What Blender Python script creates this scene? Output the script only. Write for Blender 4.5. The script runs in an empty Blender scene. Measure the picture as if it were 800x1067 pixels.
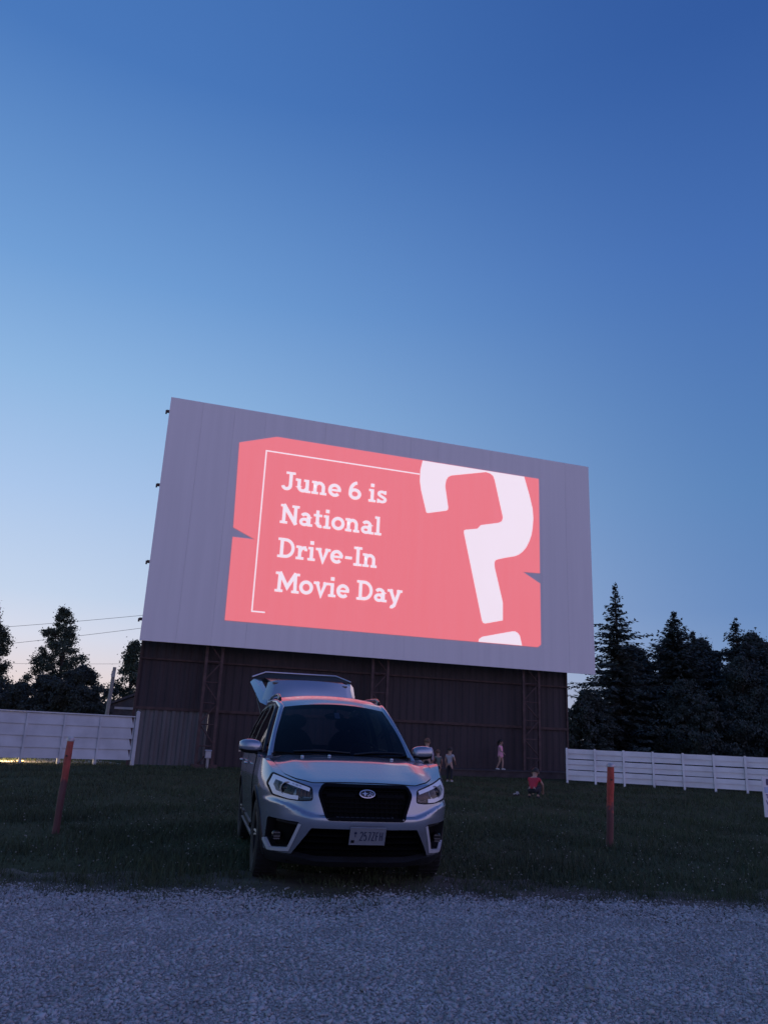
import bpy, bmesh, math, random
import numpy as np
from mathutils import Vector, Matrix, noise

sc = bpy.context.scene
COL = sc.collection
PI = math.pi
R = math.radians
rng = np.random.default_rng(7)
random.seed(7)

# ------------------------------------------------------------------ camera
cam_d = bpy.data.cameras.new('camera')
cam = bpy.data.objects.new('camera', cam_d)
COL.objects.link(cam)
cam_d.sensor_fit = 'VERTICAL'
cam_d.sensor_height = 36.0
cam_d.lens = 27.03
cam_d.clip_start = 0.05
cam_d.clip_end = 2000
cam.matrix_world = (Matrix.Translation((0, 0, 1.29)) @ Matrix.Rotation(R(90 + 16.34), 4, 'X')
                    @ Matrix.Rotation(R(2.533), 4, 'Z'))
sc.camera = cam

# ------------------------------------------------------------------ sky: clear dusk, sun gone down far to the left
world = bpy.data.worlds.new('World')
sc.world = world
world.use_nodes = True
nt = world.node_tree
N, LK = nt.nodes, nt.links
bg = N['Background']


def wn(t, **k):
    n = N.new(t)
    for a, b in k.items():
        setattr(n, a, b)
    return n


def wmath(op, a, b=None, clamp=False):
    n = wn('ShaderNodeMath', operation=op)
    n.use_clamp = clamp
    for i, v in enumerate((a, b)):
        if v is None:
            continue
        if isinstance(v, (int, float)):
            n.inputs[i].default_value = v
        else:
            LK.new(v, n.inputs[i])
    return n.outputs[0]


def wramp(fac, stops):
    n = wn('ShaderNodeValToRGB')
    cr = n.color_ramp
    cr.interpolation = 'B_SPLINE' if False else 'LINEAR'
    while len(cr.elements) < len(stops):
        cr.elements.new(0.5)
    for e, (p, c) in zip(cr.elements, stops):
        e.position = p
        e.color = (*c, 1)
    LK.new(fac, n.inputs[0])
    return n.outputs[0]


tc = wn('ShaderNodeTexCoord')
sep = wn('ShaderNodeSeparateXYZ')
LK.new(tc.outputs['Generated'], sep.inputs[0])
zz = wmath('MAXIMUM', sep.outputs['Z'], 0.0)
AZ = R(-62)                                   # azimuth of the afterglow, left of the view
horiz = wmath('SQRT', wmath('ADD', wmath('MULTIPLY', sep.outputs['X'], sep.outputs['X']),
                            wmath('ADD', wmath('MULTIPLY', sep.outputs['Y'], sep.outputs['Y']), 1e-5)))
dot = wmath('DIVIDE', wmath('ADD', wmath('MULTIPLY', sep.outputs['X'], math.sin(AZ)),
                            wmath('MULTIPLY', sep.outputs['Y'], math.cos(AZ))), horiz)
glow_side = wramp(zz, [(0.0, (.84, .66, .60)), (.05, (.81, .70, .70)), (.10, (.70, .723, .839)), (.15, (.56, .67, .85)),
                       (.27, (.41, .571, .835)), (.394, (.275, .470, .76)), (.51, (.165, .345, .67)),
                       (.69, (.068, .19, .50)), (1.0, (.03, .10, .35))])
right_side = wramp(zz, [(0.0, (.24, .32, .50)), (.08, (.19, .31, .55)), (.163, (.125, .245, .51)), (.30, (.098, .225, .49)),
                        (.55, (.058, .155, .445)), (.72, (.033, .104, .352)), (1.0, (.020, .070, .28))])
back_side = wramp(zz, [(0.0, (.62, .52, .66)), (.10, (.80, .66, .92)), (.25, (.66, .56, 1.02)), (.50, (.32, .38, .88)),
                       (.80, (.07, .14, .46)), (1.0, (.018, .066, .27))])  # unseen sky behind the view, brightened to light the ground and screen
m1 = wn('ShaderNodeMix', data_type='RGBA')
f1 = wn('ShaderNodeMapRange', interpolation_type='SMOOTHSTEP')
LK.new(dot, f1.inputs[0])
f1.inputs[1].default_value, f1.inputs[2].default_value = -.09, .89
LK.new(f1.outputs[0], m1.inputs['Factor'])
LK.new(right_side, m1.inputs['A'])
LK.new(glow_side, m1.inputs['B'])
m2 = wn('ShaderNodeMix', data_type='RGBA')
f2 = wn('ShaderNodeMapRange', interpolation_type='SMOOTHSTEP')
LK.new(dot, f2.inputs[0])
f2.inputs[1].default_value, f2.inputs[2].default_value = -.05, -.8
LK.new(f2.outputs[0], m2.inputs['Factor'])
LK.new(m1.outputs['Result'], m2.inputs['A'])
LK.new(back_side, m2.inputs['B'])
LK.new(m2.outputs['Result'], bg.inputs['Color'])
bg.inputs['Strength'].default_value = 1.0

sc.view_settings.view_transform = 'Standard'
sc.view_settings.look = 'None'
sc.view_settings.exposure = 0.0
sc.view_settings.gamma = 1.0
sc.view_settings.use_curve_mapping = False
sc.cycles.max_bounces = 8
sc.cycles.transparent_max_bounces = 12
sc.cycles.use_denoising = True


# ------------------------------------------------------------------ materials
def material(name, col, rough=.6, metal=0.0, var=.12, scale=6.0, bump=0.0, bscale=40.0, coat=0.0, spec=.5, emit=None, estr=1.0,
             island=0.0, col2=None, stretch=None):
    m = bpy.data.materials.new(name)
    m.use_nodes = True
    t = m.node_tree
    b = t.nodes['Principled BSDF']
    b.inputs['Roughness'].default_value = rough
    b.inputs['Metallic'].default_value = metal
    b.inputs['Specular IOR Level'].default_value = spec
    if coat:
        b.inputs['Coat Weight'].default_value = coat
        b.inputs['Coat Roughness'].default_value = .04
    co = t.nodes.new('ShaderNodeTexCoord')
    vec = co.outputs['Object']
    if stretch:
        mp = t.nodes.new('ShaderNodeMapping')
        mp.inputs['Scale'].default_value = stretch
        t.links.new(vec, mp.inputs[0])
        vec = mp.outputs[0]
    nz = t.nodes.new('ShaderNodeTexNoise')
    nz.inputs['Scale'].default_value = scale
    nz.inputs['Detail'].default_value = 5
    t.links.new(vec, nz.inputs['Vector'])
    rp = t.nodes.new('ShaderNodeValToRGB')
    c2 = col2 or tuple(min(1, c * (1 + var)) for c in col)
    c1 = tuple(c * (1 - var) for c in col)
    rp.color_ramp.elements[0].position = .32
    rp.color_ramp.elements[1].position = .68
    rp.color_ramp.elements[0].color = (*c1, 1)
    rp.color_ramp.elements[1].color = (*c2, 1)
    t.links.new(nz.outputs[0], rp.inputs[0])
    out = rp.outputs[0]
    if island:
        g = t.nodes.new('ShaderNodeNewGeometry')
        mr = t.nodes.new('ShaderNodeMapRange')
        mr.inputs[3].default_value, mr.inputs[4].default_value = 1 - island, 1 + island
        t.links.new(g.outputs['Random Per Island'], mr.inputs[0])
        mx = t.nodes.new('ShaderNodeVectorMath')
        mx.operation = 'SCALE'
        t.links.new(out, mx.inputs[0])
        t.links.new(mr.outputs[0], mx.inputs['Scale'])
        out = mx.outputs[0]
    t.links.new(out, b.inputs['Base Color'])
    if bump:
        n2 = t.nodes.new('ShaderNodeTexNoise')
        n2.inputs['Scale'].default_value = bscale
        n2.inputs['Detail'].default_value = 6
        t.links.new(vec, n2.inputs['Vector'])
        bp = t.nodes.new('ShaderNodeBump')
        bp.inputs['Strength'].default_value = bump
        bp.inputs['Distance'].default_value = .02
        t.links.new(n2.outputs[0], bp.inputs['Height'])
        t.links.new(bp.outputs[0], b.inputs['Normal'])
    if emit:
        b.inputs['Emission Color'].default_value = (*emit, 1)
        b.inputs['Emission Strength'].default_value = estr
    return m


def glass_material(name, tint, refl_rough=.0, ior=1.5, gain=1.0):
    """thin pane: see-through tint plus a mirror reflection by Fresnel"""
    m = bpy.data.materials.new(name)
    m.use_nodes = True
    t = m.node_tree
    t.nodes.remove(t.nodes['Principled BSDF'])
    out = t.nodes['Material Output']
    tr = t.nodes.new('ShaderNodeBsdfTransparent')
    tr.inputs[0].default_value = (*tint, 1)
    gl = t.nodes.new('ShaderNodeBsdfGlossy')
    gl.inputs['Roughness'].default_value = refl_rough
    fr = t.nodes.new('ShaderNodeFresnel')
    fr.inputs[0].default_value = ior
    mx = t.nodes.new('ShaderNodeMixShader')
    # a whisper of dust so panes are not perfectly even
    co = t.nodes.new('ShaderNodeTexCoord')
    nz = t.nodes.new('ShaderNodeTexNoise')
    nz.inputs['Scale'].default_value = 3
    t.links.new(co.outputs['Object'], nz.inputs['Vector'])
    ml = t.nodes.new('ShaderNodeMath')
    ml.operation = 'MULTIPLY'
    mr = t.nodes.new('ShaderNodeMapRange')
    mr.inputs[3].default_value, mr.inputs[4].default_value = .85 * gain, 1.1 * gain
    t.links.new(nz.outputs[0], mr.inputs[0])
    t.links.new(fr.outputs[0], ml.inputs[0])
    t.links.new(mr.outputs[0], ml.inputs[1])
    t.links.new(ml.outputs[0], mx.inputs[0])
    t.links.new(tr.outputs[0], mx.inputs[1])
    t.links.new(gl.outputs[0], mx.inputs[2])
    t.links.new(mx.outputs[0], out.inputs[0])
    return m


M = {}
M['paint'] = material('silver_paint', (.30, .33, .39), .18, .58, .02, 3, coat=.65)
M['black_plastic'] = material('black_plastic', (.012, .012, .014), .45, 0, .2, 20)
M['gloss_black'] = material('gloss_black', (.008, .008, .01), .18, 0, .1, 10)
M['seam'] = material('seam_rubber', (.006, .006, .007), .8, 0, .1, 10)
M['rubber'] = material('tyre_rubber', (.012, .012, .013), .8, 0, .25, 14, bump=.3, bscale=60)
M['rim'] = material('alloy_rim', (.10, .10, .11), .35, .8, .1, 8)
M['chrome'] = material('chrome', (.75, .76, .80), .12, 1.0, .03, 8)
M['satin'] = material('satin_silver_trim', (.55, .56, .60), .28, .9, .03, 8)
M['lamp_dark'] = material('lamp_housing', (.22, .22, .24), .28, .85, .2, 12)
M['lamp_white'] = material('pale_lamp_bracket', (.78, .78, .80), .3, 0, .03, 8, coat=.5)
M['grille_black'] = material('grille_black', (.003, .003, .004), .7, 0, .2, 20, spec=.08)
M['silver_trim'] = material('pale_silver_trim', (.60, .61, .64), .32, .25, .03, 8)
M['emblem'] = material('emblem_metal', (.42, .43, .47), .25, .9, .03, 8)
M['amber'] = material('amber_reflector', (.10, .045, .03), .3, .2, .2, 20)
M['cabin'] = material('cabin_fabric', (.020, .020, .022), .85, 0, .3, 12)
M['dash'] = material('dashboard_vinyl', (.016, .016, .018), .6, 0, .2, 12)
M['glass'] = glass_material('window_glass', (.30, .32, .34), gain=.85)
M['shield'] = glass_material('windshield_glass', (.26, .27, .29), gain=.6)
M['lens'] = glass_material('lamp_lens', (.92, .92, .94), gain=1.2)
M['plate'] = material('plate_white', (.23, .24, .27), .45, 0, .05, 30)
M['plate_ink'] = material('plate_ink', (.015, .02, .07), .5, 0, .1, 20)
M['screen'] = material('screen_white_sheet', (.83, .77, .76), .75, 0, .03, 1.1, stretch=(3.0, 3.0, .15))
M['coral'] = material('projected_coral', (.57, .55, .55), .75, 0, .03, 1.2, emit=(.70, .078, .035), stretch=(3, 3, .2))
M['white_light'] = material('projected_white', (.70, .68, .72), .75, 0, .03, 1.2, emit=(.74, .62, .62))
M['brown_sheet'] = material('brown_metal_sheet', (.033, .023, .026), .7, 0, .25, 1.2, stretch=(2, 2, .3))
M['grey_sheet'] = material('grey_metal_sheet', (.105, .10, .10), .65, 0, .2, 1.5, stretch=(2, 2, .3))
M['rust_steel'] = material('rusty_steel', (.065, .038, .034), .75, .1, .3, 5)
M['truss_steel'] = material('truss_steel', (.085, .05, .047), .75, .1, .3, 5)
M['deck_wood'] = material('dark_deck_wood', (.045, .035, .035), .8, 0, .3, 4)
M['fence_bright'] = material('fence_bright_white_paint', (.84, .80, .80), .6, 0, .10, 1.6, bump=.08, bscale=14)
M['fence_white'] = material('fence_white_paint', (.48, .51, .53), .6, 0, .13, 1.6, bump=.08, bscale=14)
M['post_rust'] = material('post_rust', (.10, .046, .042), .8, 0, .4, 12, bump=.25, bscale=50)
M['post_cap'] = material('post_cap_metal', (.45, .40, .40), .45, .3, .2, 20)
M['bark'] = material('bark', (.06, .045, .035), .9, 0, .3, 8, bump=.5, bscale=12)
M['leaf_dec'] = material('broad_leaves', (.055, .075, .045), .7, 0, .3, 1.2, island=.35)
M['leaf_dark'] = material('dark_shrub_leaves', (.042, .056, .050), .85, 0, .2, 1.0, island=.15)
M['needle'] = material('spruce_needles', (.050, .066, .060), .8, 0, .2, 1.0, island=.2)
M['wood_far'] = material('far_wood_leaves', (.035, .05, .03), .85, 0, .3, .5, island=.3)
M['grey_wood'] = material('weathered_pole_wood', (.30, .28, .26), .85, 0, .2, 6, stretch=(6, 6, .5))
M['wire'] = material('power_wire', (.03, .03, .03), .6, 0, .1, 5)
M['shed_wall'] = material('shed_board', (.08, .07, .07), .8, 0, .25, 4)
M['shed_trim'] = material('shed_trim', (.45, .43, .42), .7, 0, .1, 5)
M['sign_white'] = material('sign_white', (.70, .70, .72), .5, 0, .04, 10)
M['sign_ink'] = material('sign_purple_ink', (.10, .07, .22), .5, 0, .1, 10)
M['sign_pic'] = material('sign_dark_blue', (.07, .06, .14), .5, 0, .3, 10)
M['sign_pale'] = material('sign_pale_blue', (.42, .52, .70), .5, 0, .1, 10)
M['skin'] = material('skin', (.42, .25, .19), .55, 0, .08, 10)
M['hair_dark'] = material('dark_hair', (.02, .013, .01), .6, 0, .3, 30)
M['hair_fair'] = material('brown_hair', (.10, .06, .035), .6, 0, .3, 30)
M['cloth_pink'] = material('pink_cloth', (.90, .38, .50), .85, 0, .08, 14)
M['cloth_red'] = material('red_cloth', (.44, .03, .05), .85, 0, .12, 14)
M['cloth_white'] = material('white_cloth', (.38, .37, .40), .85, 0, .06, 14)
M['cloth_lilac'] = material('pale_lilac_cloth', (.46, .38, .48), .85, 0, .06, 14)
M['cloth_green'] = material('grey_green_cloth', (.12, .17, .15), .85, 0, .1, 14)
M['cloth_dark'] = material('dark_cloth', (.02, .02, .026), .85, 0, .2, 14)
M['shoe'] = material('pale_shoe', (.6, .57, .55), .6, 0, .1, 14)
M['eye'] = material('eye', (.02, .02, .02), .3, 0, .1, 14)
M['lip'] = material('lip', (.30, .12, .11), .5, 0, .1, 14)
M['pale_plastic'] = material('pale_plastic', (.34, .34, .36), .5, 0, .1, 14)
M['warm_lens'] = material('warm_lamp_lens', (.8, .7, .5), .4, 0, .05, 10, emit=(1.0, .62, .22), estr=5)


# ------------------------------------------------------------------ mesh helpers
def link(name, me, parent=None):
    o = bpy.data.objects.new(name, me)
    COL.objects.link(o)
    if parent is not None:
        o.parent = parent
    return o


def finish(me, smooth):
    """smooth = None for flat, else the angle in degrees above which an edge stays sharp"""
    if smooth is None:
        return me
    bm = bmesh.new()
    bm.from_mesh(me)
    for f in bm.faces:
        f.smooth = True
    lim = R(smooth)
    for e in bm.edges:
        if len(e.link_faces) == 2 and e.calc_face_angle(0) > lim:
            e.smooth = False
    bm.to_mesh(me)
    bm.free()
    return me


class MB:
    def __init__(s):
        s.v, s.f, s.mi, s.cur = [], [], [], 0

    def add(s, v, f):
        o = len(s.v)
        s.v += [tuple(p) for p in v]
        s.f += [tuple(i + o for i in q) for q in f]
        s.mi += [s.cur] * len(f)
        return s

    def box(s, x0, x1, y0, y1, z0, z1, mat=None):
        v = [(x, y, z) for z in (z0, z1) for y in (y0, y1) for x in (x0, x1)]
        if mat is not None:
            v = [mat @ Vector(p) for p in v]
        return s.add(v, [(0, 2, 3, 1), (4, 5, 7, 6), (0, 1, 5, 4), (2, 6, 7, 3), (0, 4, 6, 2), (1, 3, 7, 5)])

    def hexa(s, bottom, top):
        return s.add(list(bottom) + list(top), [(3, 2, 1, 0), (4, 5, 6, 7), (0, 1, 5, 4), (1, 2, 6, 5), (2, 3, 7, 6), (3, 0, 4, 7)])

    def tube(s, pts, rad, n=10, cap=True, flat=1.0):
        pts = [Vector(p) for p in pts]
        rad = rad if hasattr(rad, '__len__') else [rad] * len(pts)
        rings = []
        a = None
        for i, p in enumerate(pts):
            d = (pts[min(i + 1, len(pts) - 1)] - pts[max(i - 1, 0)]).normalized()
            if a is None:
                a = d.cross(Vector((0, 0, 1))) if abs(d.z) < .9 else d.cross(Vector((0, 1, 0)))
            else:
                a = a - d * a.dot(d)          # carry the frame along, so the tube never twists
            a.normalize()
            b = a.cross(d).normalized()
            rings.append([p + (a * math.cos(2 * PI * k / n) + b * math.sin(2 * PI * k / n) * flat) * rad[i] for k in range(n)])
        v = [q for r_ in rings for q in r_]
        f = []
        for i in range(len(pts) - 1):
            for k in range(n):
                k2 = (k + 1) % n
                f.append((i * n + k, i * n + k2, (i + 1) * n + k2, (i + 1) * n + k))
        if cap:
            f.append(tuple(range(n - 1, -1, -1)))
            f.append(tuple((len(pts) - 1) * n + k for k in range(n)))
        return s.add(v, f)

    def lathe(s, prof, n=32, axis='X', c=(0, 0, 0)):
        v, f = [], []
        for (r_, h) in prof:
            for k in range(n):
                a = 2 * PI * k / n
                p = {'X': (h, r_ * math.cos(a), r_ * math.sin(a)), 'Z': (r_ * math.cos(a), r_ * math.sin(a), h),
                     'Y': (r_ * math.cos(a), h, r_ * math.sin(a))}[axis]
                v.append((p[0] + c[0], p[1] + c[1], p[2] + c[2]))
        for i in range(len(prof) - 1):
            for k in range(n):
                k2 = (k + 1) % n
                f.append((i * n + k, i * n + k2, (i + 1) * n + k2, (i + 1) * n + k))
        return s.add(v, f)

    def ball(s, c, r_, n=14, m=9):
        r_ = r_ if hasattr(r_, '__len__') else (r_, r_, r_)
        v, f = [], []
        for i in range(m + 1):
            t = PI * i / m
            for k in range(n):
                a = 2 * PI * k / n
                v.append((c[0] + r_[0] * math.sin(t) * math.cos(a), c[1] + r_[1] * math.sin(t) * math.sin(a), c[2] + r_[2] * math.cos(t)))
        for i in range(m):
            for k in range(n):
                k2 = (k + 1) % n
                f.append((i * n + k, (i + 1) * n + k, (i + 1) * n + k2, i * n + k2))
        return s.add(v, f)

    def grid(s, fn, nu, nv, flip=False):
        v = [fn(i / nu, j / nv) for j in range(nv + 1) for i in range(nu + 1)]
        f = []
        for j in range(nv):
            for i in range(nu):
                a = j * (nu + 1) + i
                q = (a, a + 1, a + nu + 2, a + nu + 1)
                f.append(q[::-1] if flip else q)
        return s.add(v, f)

    def build(s, name, mats, parent=None, smooth=None, fix=True):
        me = bpy.data.meshes.new(name)
        me.from_pydata(s.v, [], s.f)
        mats = mats if isinstance(mats, (list, tuple)) else [mats]
        for m in mats:
            me.materials.append(M[m] if isinstance(m, str) else m)
        if len(mats) > 1:
            me.polygons.foreach_set('material_index', s.mi)
        if fix:
            bm = bmesh.new()
            bm.from_mesh(me)
            bmesh.ops.remove_doubles(bm, verts=bm.verts, dist=1e-5)
            bmesh.ops.recalc_face_normals(bm, faces=bm.faces)
            bm.to_mesh(me)
            bm.free()
        finish(me, smooth)
        me.update()
        return link(name, me, parent)


def fast_mesh(name, verts, faces, mat, parent=None, smooth=False):
    """numpy arrays -> one mesh; faces is (n, k)"""
    me = bpy.data.meshes.new(name)
    nv, (nf, k) = len(verts), faces.shape
    me.vertices.add(nv)
    me.vertices.foreach_set('co', np.asarray(verts, dtype=np.float32).ravel())
    me.loops.add(nf * k)
    me.loops.foreach_set('vertex_index', faces.astype(np.int32).ravel())
    me.polygons.add(nf)
    me.polygons.foreach_set('loop_start', np.arange(0, nf * k, k, dtype=np.int32))
    if smooth:
        me.polygons.foreach_set('use_smooth', np.ones(nf, dtype=bool))
    me.materials.append(M[mat] if isinstance(mat, str) else mat)
    me.update(calc_edges=True)
    return link(name, me, parent)


def thing(name, label, cat, loc=(0, 0, 0), rotz=0.0, group=None):
    o = bpy.data.objects.new(name, None)
    COL.objects.link(o)
    o.empty_display_size = .2
    o.location = loc
    o.rotation_euler = (0, 0, rotz)
    return tag(o, label, cat, group)


def tag(o, label, cat, group=None):
    o['label'] = label
    o['category'] = cat
    if group:
        o['group'] = group
    return o


def setting(o, kind='structure'):
    o['kind'] = kind
    return o


def ribbon_poly(pts, w, closed=False):
    """2-D polyline -> left and right offset points with mitres"""
    n = len(pts)
    P = [Vector(p) for p in pts]
    L_, R_ = [], []
    for i in range(n):
        if closed:
            a, b = P[i - 1], P[(i + 1) % n]
            d0, d1 = (P[i] - a), (b - P[i])
        else:
            d0 = P[i] - P[i - 1] if i > 0 else P[1] - P[0]
            d1 = P[i + 1] - P[i] if i < n - 1 else P[-1] - P[-2]
        d0, d1 = d0.normalized(), d1.normalized()
        n0, n1 = Vector((-d0.y, d0.x)), Vector((-d1.y, d1.x))
        m = n0 + n1
        if m.length < 1e-4:
            m = n0
        m.normalize()
        k = min(1.0 / max(.35, m.dot(n0)), 2.2)
        L_.append(P[i] + m * (w / 2 * k))
        R_.append(P[i] - m * (w / 2 * k))
    return L_, R_


def resample(poly, n):
    """closed polygon -> n points along its edge, corners kept"""
    P = [Vector(p) for p in poly]
    le = [(P[(i + 1) % len(P)] - P[i]).length for i in range(len(P))]
    tot = sum(le)
    out = []
    for i in range(len(P)):
        k = max(1, round(n * le[i] / tot))
        for j in range(k):
            out.append(P[i].lerp(P[(i + 1) % len(P)], j / k))
    return out


def round_poly(poly, r_, n=5):
    """round the corners of a closed 2-D polygon"""
    P = [Vector(p) for p in poly]
    out = []
    for i in range(len(P)):
        a, b, c = P[i - 1], P[i], P[(i + 1) % len(P)]
        k = min(r_, (a - b).length * .45, (c - b).length * .45)
        p0, p1 = b + (a - b).normalized() * k, b + (c - b).normalized() * k
        for j in range(n + 1):
            t = j / n
            out.append((1 - t) ** 2 * p0 + 2 * t * (1 - t) * b + t * t * p1)
    return out


# ------------------------------------------------------------------ ground, gravel lane, grass
def edge_y(x):
    """where the gravel lane ends and the grass begins"""
    return 7.22 + .10 * x + .10 * np.sin(x * 1.3 + .4) + .05 * np.sin(x * 3.7) + .03 * np.sin(x * 9.1 + 1)


def ground_material():
    m = bpy.data.materials.new('field_turf')
    m.use_nodes = True
    t = m.node_tree
    b = t.nodes['Principled BSDF']
    b.inputs['Roughness'].default_value = .95
    b.inputs['Specular IOR Level'].default_value = .1
    co = t.nodes.new('ShaderNodeTexCoord')

    def nz(scale, detail=5):
        n = t.nodes.new('ShaderNodeTexNoise')
        n.inputs['Scale'].default_value = scale
        n.inputs['Detail'].default_value = detail
        t.links.new(co.outputs['Object'], n.inputs['Vector'])
        return n.outputs[0]

    def rp(fac, stops):
        n = t.nodes.new('ShaderNodeValToRGB')
        while len(n.color_ramp.elements) < len(stops):
            n.color_ramp.elements.new(.5)
        for e, (p, c) in zip(n.color_ramp.elements, stops):
            e.position = p
            e.color = (*c, 1)
        t.links.new(fac, n.inputs[0])
        return n.outputs[0]
    turf = rp(nz(.6), [(.3, (.028, .040, .018)), (.5, (.042, .056, .025)), (.7, (.060, .066, .034))])
    fine = rp(nz(16), [(.3, (.55, .55, .55)), (.7, (1.25, 1.25, 1.25))])
    mu = t.nodes.new('ShaderNodeMix')
    mu.data_type = 'RGBA'
    mu.blend_type = 'MULTIPLY'
    mu.inputs['Factor'].default_value = 1
    t.links.new(turf, mu.inputs['A'])
    t.links.new(fine, mu.inputs['B'])
    t.links.new(mu.outputs['Result'], b.inputs['Base Color'])
    bp = t.nodes.new('ShaderNodeBump')
    bp.inputs['Strength'].default_value = .6
    bp.inputs['Distance'].default_value = .05
    t.links.new(nz(9, 8), bp.inputs['Height'])
    t.links.new(bp.outputs[0], b.inputs['Normal'])
    return m


M['turf'] = ground_material()
M['dirt'] = material('worn_dirt', (.075, .066, .052), .95, 0, .45, 3.0, bump=.7, bscale=18)
M['gravel'] = material('gravel_bed', (.25, .24, .225), .95, 0, .35, 30, bump=1.0, bscale=45)
M['stone'] = material('limestone_gravel', (.34, .345, .35), .9, 0, .15, 3, island=.20)
M['grass_blade'] = material('grass_blades', (.045, .062, .026), .8, 0, .25, .8, island=.45)

g = MB()
xs = [-600, -150, -60, -30, -15, 0, 15, 30, 60, 150, 600]
ys = [-80, -20, 0, 10, 20, 30, 60, 120, 300, 900]
g.add([(x, y, -.008) for y in ys for x in xs],
      [(j * 11 + i, j * 11 + i + 1, (j + 1) * 11 + i + 1, (j + 1) * 11 + i) for j in range(9) for i in range(10)])
setting(g.build('ground', 'turf'))
# a worn strip of dirt between lane and turf, where cars turn in
d = MB()
nx = 900
for x in np.linspace(-14, 14, nx):
    d.v += [(x, edge_y(x) - 1.3, -.004), (x, edge_y(x) + .85 + .30 * math.sin(x * .9 + 2) + .10 * math.sin(x * 5.1) + .05 * math.sin(x * 13), -.004)]
d.f = [(2 * i, 2 * i + 2, 2 * i + 3, 2 * i + 1) for i in range(nx - 1)]
d.mi = [0] * len(d.f)
setting(d.build('dirt_strip', 'dirt'))
d = MB()
for x in np.linspace(-40, 40, 600):
    d.v += [(x, -6, 0), (x, float(edge_y(x)) - .80 + .10 * math.sin(x * 7.3) + .07 * math.sin(x * 17.1 + 1), 0)]
d.f = [(2 * i, 2 * i + 2, 2 * i + 3, 2 * i + 1) for i in range(599)]
d.mi = [0] * len(d.f)
setting(d.build('gravel_lane', 'gravel'))
# pale strip added behind the left fence, to show the lamp's light
d = MB()
d.add([(-22.9, 18.5, 0), (-8.79, 28.76, 0), (-13.2, 34.8, 0), (-27.3, 24.6, 0)], [(0, 1, 2, 3)])
setting(d.build('lamp_catch_strip', 'gravel'))


def scatter_stones(n, xy, size, flat=.65):
    """n small irregular stones as one mesh (an octahedron cut at its tips reads as a broken stone)"""
    base = np.array([(1, 0, 0), (-1, 0, 0), (0, 1, 0), (0, -1, 0), (0, 0, 1), (0, 0, -1)], float)
    fc = np.array([(0, 2, 4), (2, 1, 4), (1, 3, 4), (3, 0, 4), (2, 0, 5), (1, 2, 5), (3, 1, 5), (0, 3, 5)])
    v = base[None] * rng.uniform(.55, 1.25, (n, 6, 1)) + rng.normal(0, .22, (n, 6, 3))
    v[:, :, 0] *= rng.uniform(.8, 1.5, (n, 1))
    v[:, :, 2] *= flat
    a = rng.uniform(0, 2 * PI, n)
    tl = rng.normal(0, .45, n)
    ct, st = np.cos(tl)[:, None], np.sin(tl)[:, None]
    y, z = v[:, :, 1] * ct - v[:, :, 2] * st, v[:, :, 1] * st + v[:, :, 2] * ct
    v[:, :, 1], v[:, :, 2] = y, z
    ca, sa = np.cos(a)[:, None], np.sin(a)[:, None]
    x, y = v[:, :, 0] * ca - v[:, :, 1] * sa, v[:, :, 0] * sa + v[:, :, 1] * ca
    v[:, :, 0], v[:, :, 1] = x, y
    v *= size[:, None, None]
    v[:, :, 0] += xy[:, 0, None]
    v[:, :, 1] += xy[:, 1, None]
    v[:, :, 2] += (size * .25)[:, None]
    f = (fc[None] + (np.arange(n) * 6)[:, None, None]).reshape(-1, 3)
    return v.reshape(-1, 3), f


n = 520000
xy = np.stack([rng.uniform(-6, 6.5, n), rng.uniform(2.6, 8.2, n)], 1)
ey = edge_y(xy[:, 0])
over = xy[:, 1] - ey
patchy = .5 + .5 * np.sin(xy[:, 0] * 1.7 + 1.2 * np.sin(xy[:, 1] * 2.1)) * np.sin(xy[:, 1] * 2.9 + .8 * np.sin(xy[:, 0] * 3.1))
keep = rng.uniform(0, 1, n) < (.62 + .38 * patchy) / (1 + np.exp((over + .16 + .16 * (patchy - .5)) / .085)) + .018 * np.exp(-np.clip(over, 0, 9) / .35)
keep &= (np.abs(xy[:, 0]) < xy[:, 1] * .62 + 1.6)
xy = xy[keep]
sz = np.clip(rng.lognormal(math.log(.0070), .44, len(xy)), .003, .022)
v, f = scatter_stones(len(xy), xy, sz)
setting(fast_mesh('gravel', v, f, 'stone'), 'stuff')


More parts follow.
